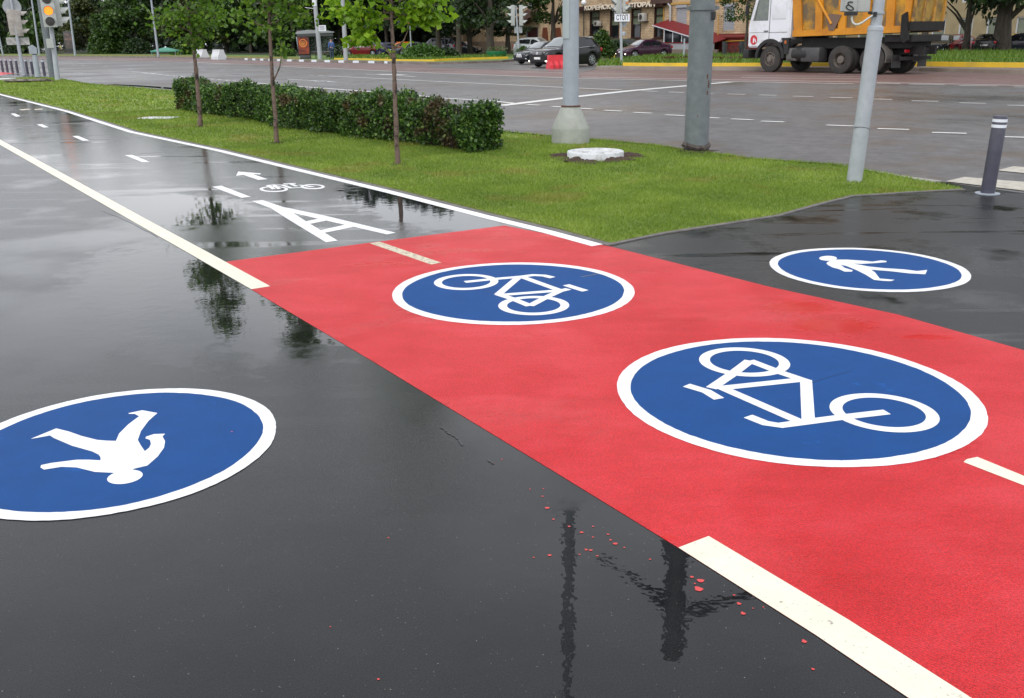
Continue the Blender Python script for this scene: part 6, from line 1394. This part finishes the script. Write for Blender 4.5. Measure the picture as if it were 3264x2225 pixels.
b0, b1 = Vector(G(2925, 166, .03)), Vector(G(3200, 168, .03)); d = (b1-b0); az = math.atan2(d.y, d.x); rt = empty('iron_railing', (b0.x, b0.y, .03), az, 'long low iron railing in front of the cars at the right edge', 'railing'); ln = d.length; n = 12
for k in range(n):
    xa = k*ln/n; xb_ = (k+1)*ln/n; mb = MB()
    for p_, q_ in (((xa, .1), (xb_, .1)), ((xa, .62), (xb_, .62)), ((xa, 0), (xa, .7)), ((xa, .1), (xb_, .62)), ((xa, .62), (xb_, .1))): mb.tube([(p_[0], 0, p_[1]), (q_[0], 0, q_[1])], .018, 4)
    mb.build('panel', M['black'], rt)
# concrete blocks, barrier, planter, tent, pylon, shelter
def block(x, y, label):
    b = G(x, y, ROADZ); o = MB().prism([(-.52, 0), (-.50, .28), (-.27, .78), (-.24, 1.0), (.24, 1.0), (.27, .78), (.50, .28), (.52, 0)], 2.0, 'y').build('concrete_block', M['concrete_white'], None); o.location = (b[0], b[1]+.6, ROADZ); o.rotation_euler = (0, 0, R(38)); o.scale = (.95, 1, 1.02); return tag(o, label, 'barrier', 'white concrete blocks on the far kerb')
block(640, 187, 'white concrete block on the far kerb, left one, tilted'); block(693, 190, 'white concrete block on the far kerb, right one')
b = G(1778, 219, ROADZ); rt = empty('road_barrier', (b[0], b[1], ROADZ), R(22), 'red plastic barrier standing in front of the black off-roader', 'barrier'); rp_ = MAT('red plastic barrier', (.72, .035, .05), .35, col2=(.60, .03, .04), vs=3)
o = MB().prism([(-.30, 0), (-.28, .20), (-.12, .42), (-.10, .76), (.10, .76), (.12, .42), (.28, .20), (.30, 0)], 1.25, 'y').build('shell', rp_, rt); o.rotation_euler = (0, R(0), R(90))
for xx in (-.35, 0, .35): MB().prism([(-.31, .02), (-.29, .20), (-.13, .44), (-.10, .44), (-.24, .20), (-.24, .02)], .12, 'y').build('recess_shade', MAT('recess shade red', (.42, .02, .03), .5), rt).location = (xx, -.02, 0)  # strips in a deeper red, shade of the mouldings put into the colour
for c in rt.children:
    if c.name.startswith('recess_shade'): c.rotation_euler = (0, 0, R(90))
b = G(1583, 182); rt = empty('flower_planter', (b[0], b[1], 0), R(-8), 'low round green planter with flowers in front of the pale trunk', 'planter')
MB().lathe([(.75, 0), (.92, .35), (.92, .52), (.80, .52), (.78, .42)], n=28).build('tub', MAT('green planter paint', (.015, .17, .06), .5, col2=(.012, .12, .045), vs=4), rt, True)
leaf_cloud('flowers', [(random.gauss(0, .35), random.gauss(0, .35), random.uniform(.45, .85)) for _ in range(260)], .16, leafmat('pink flowers and leaves', (.05, .10, .02), (.10, .16, .04), (.6, .25, .30)), rt)['kind'] = 'stuff'
b = G(531, 178); rt = empty('garden_tent', (b[0], b[1], 0), 0, 'small green pointed tent between the trees', 'tent'); tg = MAT('green tent cloth', (.06, .24, .17), .6)
tp_ = UP(b, 531, 150).z; lo_ = UP(b, 531, 161.5).z
MB().add([(-1.75, -1.2, lo_), (1.75, -1.2, lo_), (1.75, 1.2, lo_), (-1.75, 1.2, lo_), (0, 0, tp_), (-1.75, -1.2, lo_-.16), (1.75, -1.2, lo_-.16), (1.75, 1.2, lo_-.16), (-1.75, 1.2, lo_-.16)], [(0, 1, 4), (1, 2, 4), (2, 3, 4), (3, 0, 4), (0, 1, 6, 5), (1, 2, 7, 6), (2, 3, 8, 7), (3, 0, 5, 8)]).build('roof', tg, rt)
MB().lathe([(.16, tp_-.12), (.10, tp_+.08), (0, tp_+.1)], (0, 0, 0), 8, cap=False).build('top_cap', M['signwhite'], rt)
for sx_ in (-1.6, 1.6):
    for sy_ in (-1.1, 1.1): MB().tube([(sx_, sy_, 0), (sx_, sy_, lo_)], .035, 6).build('leg', M['galv'], rt)
def pylon(x, y, xt0, xt1, yt, label, art, az=0, name='advertising_pylon', wd=None):
    b = G(x, y); toC = math.atan2(-b[1], -b[0]); rt = empty(name, (b[0], b[1], 0), toC+az, label, 'advertising sign'); hgt = UP(b, x, yt).z; w_ = wd
    MB().box((0, 0, .12), (.9, w_*1.5, .24), bev=.04).build('base', M['kerb'], rt, True)
    MB().box((0, 0, .24+(hgt-.24)/2), (.28, w_, hgt-.24), bev=.05).build('case', MAT('dark grey case', (.07, .07, .075), .4), rt, True)
    f = MB().box((.145, 0, .9+(hgt-1.2)/2), (.02, w_*.82, hgt-1.35)).build('poster', art, rt); return rt, hgt, w_, f
pylon(226, 172.5, 0, 0, 100, 'dark advertising pylon with a pink and grey poster behind a lamp post', MAT('blurred pink poster', (.10, .085, .085), .3, col2=(.38, .20, .18), vs=1.3, lo=.50, hi=.62), wd=1.6)
# bus shelter
b = G(1010, 187); toC = math.atan2(-b[1], -b[0]); rt = empty('bus_shelter', (b[0], b[1], 0), toC+R(90), 'dark glass bus shelter with an orange poster panel on its left end', 'bus shelter')
hs_ = UP(b, 1010, 97).z; Wd = 3.4; steel = MAT('dark shelter steel', (.05, .055, .055), .4)
gl = newmat('clear shelter glass'); gm, gt, gb = gl; gb.inputs['Base Color'].default_value = (.75, .85, .80, 1); gb.inputs['Transmission Weight'].default_value = .95; gb.inputs['Roughness'].default_value = .02; gb.inputs['IOR'].default_value = 1.05
# local x runs along the shelter to the right, y away
MB().prism([(-Wd/2-.1, 0), (-Wd/2, .12), (-Wd*.2, .26), (Wd*.3, .20), (Wd/2+.1, .06), (Wd/2+.1, -.02), (-Wd/2-.1, -.10)], 1.5, 'y', (0, .2, hs_-.2)).build('roof', MAT('grey shelter roof', (.28, .30, .31), .35), rt)
MB().box((0, -.5, hs_-.42), (Wd, .10, .26), bev=.02).build('fascia', steel, rt)
for xx in (-Wd/2+1.12, -Wd*.02, Wd/2-.1): MB().box((xx, .85, (hs_-.3)/2), (.09, .09, hs_-.3)).build('post', steel, rt)
MB().box((-Wd/2+.55, -.35, 1.35+.10), (1.10, .22, 2.35), bev=.04).build('poster_case', M['black'], rt, True)
MB().box((-Wd/2+.55, -.47, 1.50), (.98, .02, 2.1)).build('poster', MAT('orange brown poster', (.30, .045, .012), .3, col2=(.08, .015, .01), vs=1.6, lo=.42, hi=.6), rt)
MB().lathe([(.38, 0), (.38, .01), (.30, .012), (.30, 0)], (-Wd/2+.52, -.492, 1.45), 24, 'y', cap=False).build('poster_art', MAT('orange poster ring', (.75, .22, .03), .4), rt)
MB().lathe([(.26, 0), (.0, .012)], (-Wd/2+.52, -.492, 1.42), 20, 'y', cap=False).build('poster_art', MAT('amber poster shape', (.55, .20, .03), .4, col2=(.25, .06, .02), vs=4), rt)
MB().box((-Wd/2+.62, -.35, .15), (1.0, .30, .36), bev=.04).build('poster_foot', steel, rt, True)
MB().box((.55, .87, 1.55), (2.1, .02, 1.9)).build('back_glass', gm, rt)
MB().box((.55, .80, .62), (2.1, .06, .06)).build('rail', M['signback'], rt)
for xx in (.1, .9): MB().box((xx, .6, .25), (.05, .3, .5)).build('leg', steel, rt)
MB().box((.5, .6, .52), (1.5, .4, .05), bev=.01).build('bench', MAT('wooden seat', (.12, .08, .05), .6), rt, True)
# people
def person(pos, az, label, top, legs, skin=(.38, .24, .18), hair=(.05, .035, .025), vest=None, walk=.0, cap=None, h=1.74):
    """one skinned body, clothes as their own skins; small figures across the road"""
    root = empty('person', (pos[0], pos[1], pos[2] if len(pos) > 2 else 0), az, label, 'person'); k = h/1.74
    def skinned(name, verts, edges, radii, mat, parent, root_i=0, lv=2):
        me = bpy.data.meshes.new(name); me.from_pydata([tuple(Vector(v)*k) for v in verts], edges, []); o = mesh_obj(name, me, mat, parent)
        o.modifiers.new('s', 'SKIN'); sv = me.skin_vertices[0].data
        for i, r_ in enumerate(radii):
            rr = r_ if hasattr(r_, '__len__') else (r_, r_); sv[i].radius = (rr[0]*k, rr[1]*k); sv[i].use_root = (i == root_i)
        m_ = o.modifiers.new('u', 'SUBSURF'); m_.levels = lv; m_.render_levels = lv
        dg = bpy.context.evaluated_depsgraph_get(); me2 = bpy.data.meshes.new_from_object(o.evaluated_get(dg)); o.modifiers.clear(); o.data = me2; me2.shade_smooth(); return o
    w_ = walk
    V = [(0, 0, .95), (0, 0, 1.15), (0, 0, 1.38), (0, 0, 1.49), (.01, 0, 1.56), (.015, 0, 1.65), (.01, 0, 1.71),
         (0, .17, 1.42), (-.02-w_*.1, .24, 1.14), (.06+w_*.1, .25, .90), (.09+w_*.1, .25, .82), (0, -.17, 1.42), (-.02+w_*.1, -.24, 1.14), (.06-w_*.1, -.25, .90), (.09-w_*.1, -.25, .82),
         (0, .10, .88), (.04+w_*.2, .11, .50), (-.02+w_*.35, .11, .08), (.12+w_*.35, .12, .03), (0, -.10, .88), (.04-w_*.15, -.11, .50), (-.02-w_*.40, -.11, .10), (.12-w_*.36, -.12, .03)]
    E_ = [(0, 1), (1, 2), (2, 3), (3, 4), (4, 5), (5, 6), (2, 7), (7, 8), (8, 9), (9, 10), (2, 11), (11, 12), (12, 13), (13, 14), (0, 15), (15, 16), (16, 17), (17, 18), (0, 19), (19, 20), (20, 21), (21, 22)]
    Rr = [(.13, .11), (.12, .10), (.13, .10), .055, .075, .095, .06, .06, .045, .035, .03, .06, .045, .035, .03, .085, .06, .042, .035, .085, .06, .042, .035]
    skinned('body', V, E_, Rr, MAT('skin', skin, .6), root)
    jv = [V[i] for i in (0, 1, 2, 7, 8, 9, 11, 12, 13)]; skinned('jacket', jv, [(0, 1), (1, 2), (2, 3), (3, 4), (4, 5), (2, 6), (6, 7), (7, 8)], [(.155, .13), (.145, .12), (.15, .12), .078, .062, .052, .078, .062, .052], MAT('jacket cloth', top, .8), root)
    tv = [V[i] for i in (0, 15, 16, 17, 19, 20, 21)]; skinned('trousers', tv, [(0, 1), (1, 2), (2, 3), (0, 4), (4, 5), (5, 6)], [(.15, .125), .10, .078, .062, .10, .078, .062], MAT('trouser cloth', legs, .8), root)
    for a, b_ in ((17, 18), (21, 22)): skinned('shoe', [V[a], V[b_]], [(0, 1)], [.055, .045], M['black'], root)
    skinned('hair', [(-.015, 0, 1.66), (-.01, 0, 1.72)], [(0, 1)], [.105, .08], MAT('hair', hair, .8), root)
    for sy_ in (.035, -.035): MB().lathe([(.001, .0), (.011, .003), (.001, .008)], ((.095)*k, sy_*k, 1.66*k), 6, 'x').build('eye', M['black'], root)
    MB().box((.108*k, 0, 1.635*k), (.03, .025, .035), bev=.008).build('nose', MAT('skin', skin, .6), root)
    if vest: skinned('vest', [V[1], (0, 0, 1.30), V[2]], [(0, 1), (1, 2)], [(.165, .14), (.175, .14), (.165, .13)], MAT('hi-vis vest', vest, .6), root)
    return root
b = G(197, 176); person((b[0], b[1], 0), math.atan2(-b[1], -b[0])+R(180), 'worker in a yellow-green vest walking away on the far kerb', (.20, .13, .10), (.10, .09, .06), vest=(.45, .85, .05), walk=.6, h=1.8)
b = G(1059, 188.5); person((b[0], b[1], 0), math.atan2(-b[1], -b[0])+R(200), 'person in a blue jacket and jeans standing at the right end of the bus shelter', (.06, .12, .32), (.03, .05, .10), h=1.80)
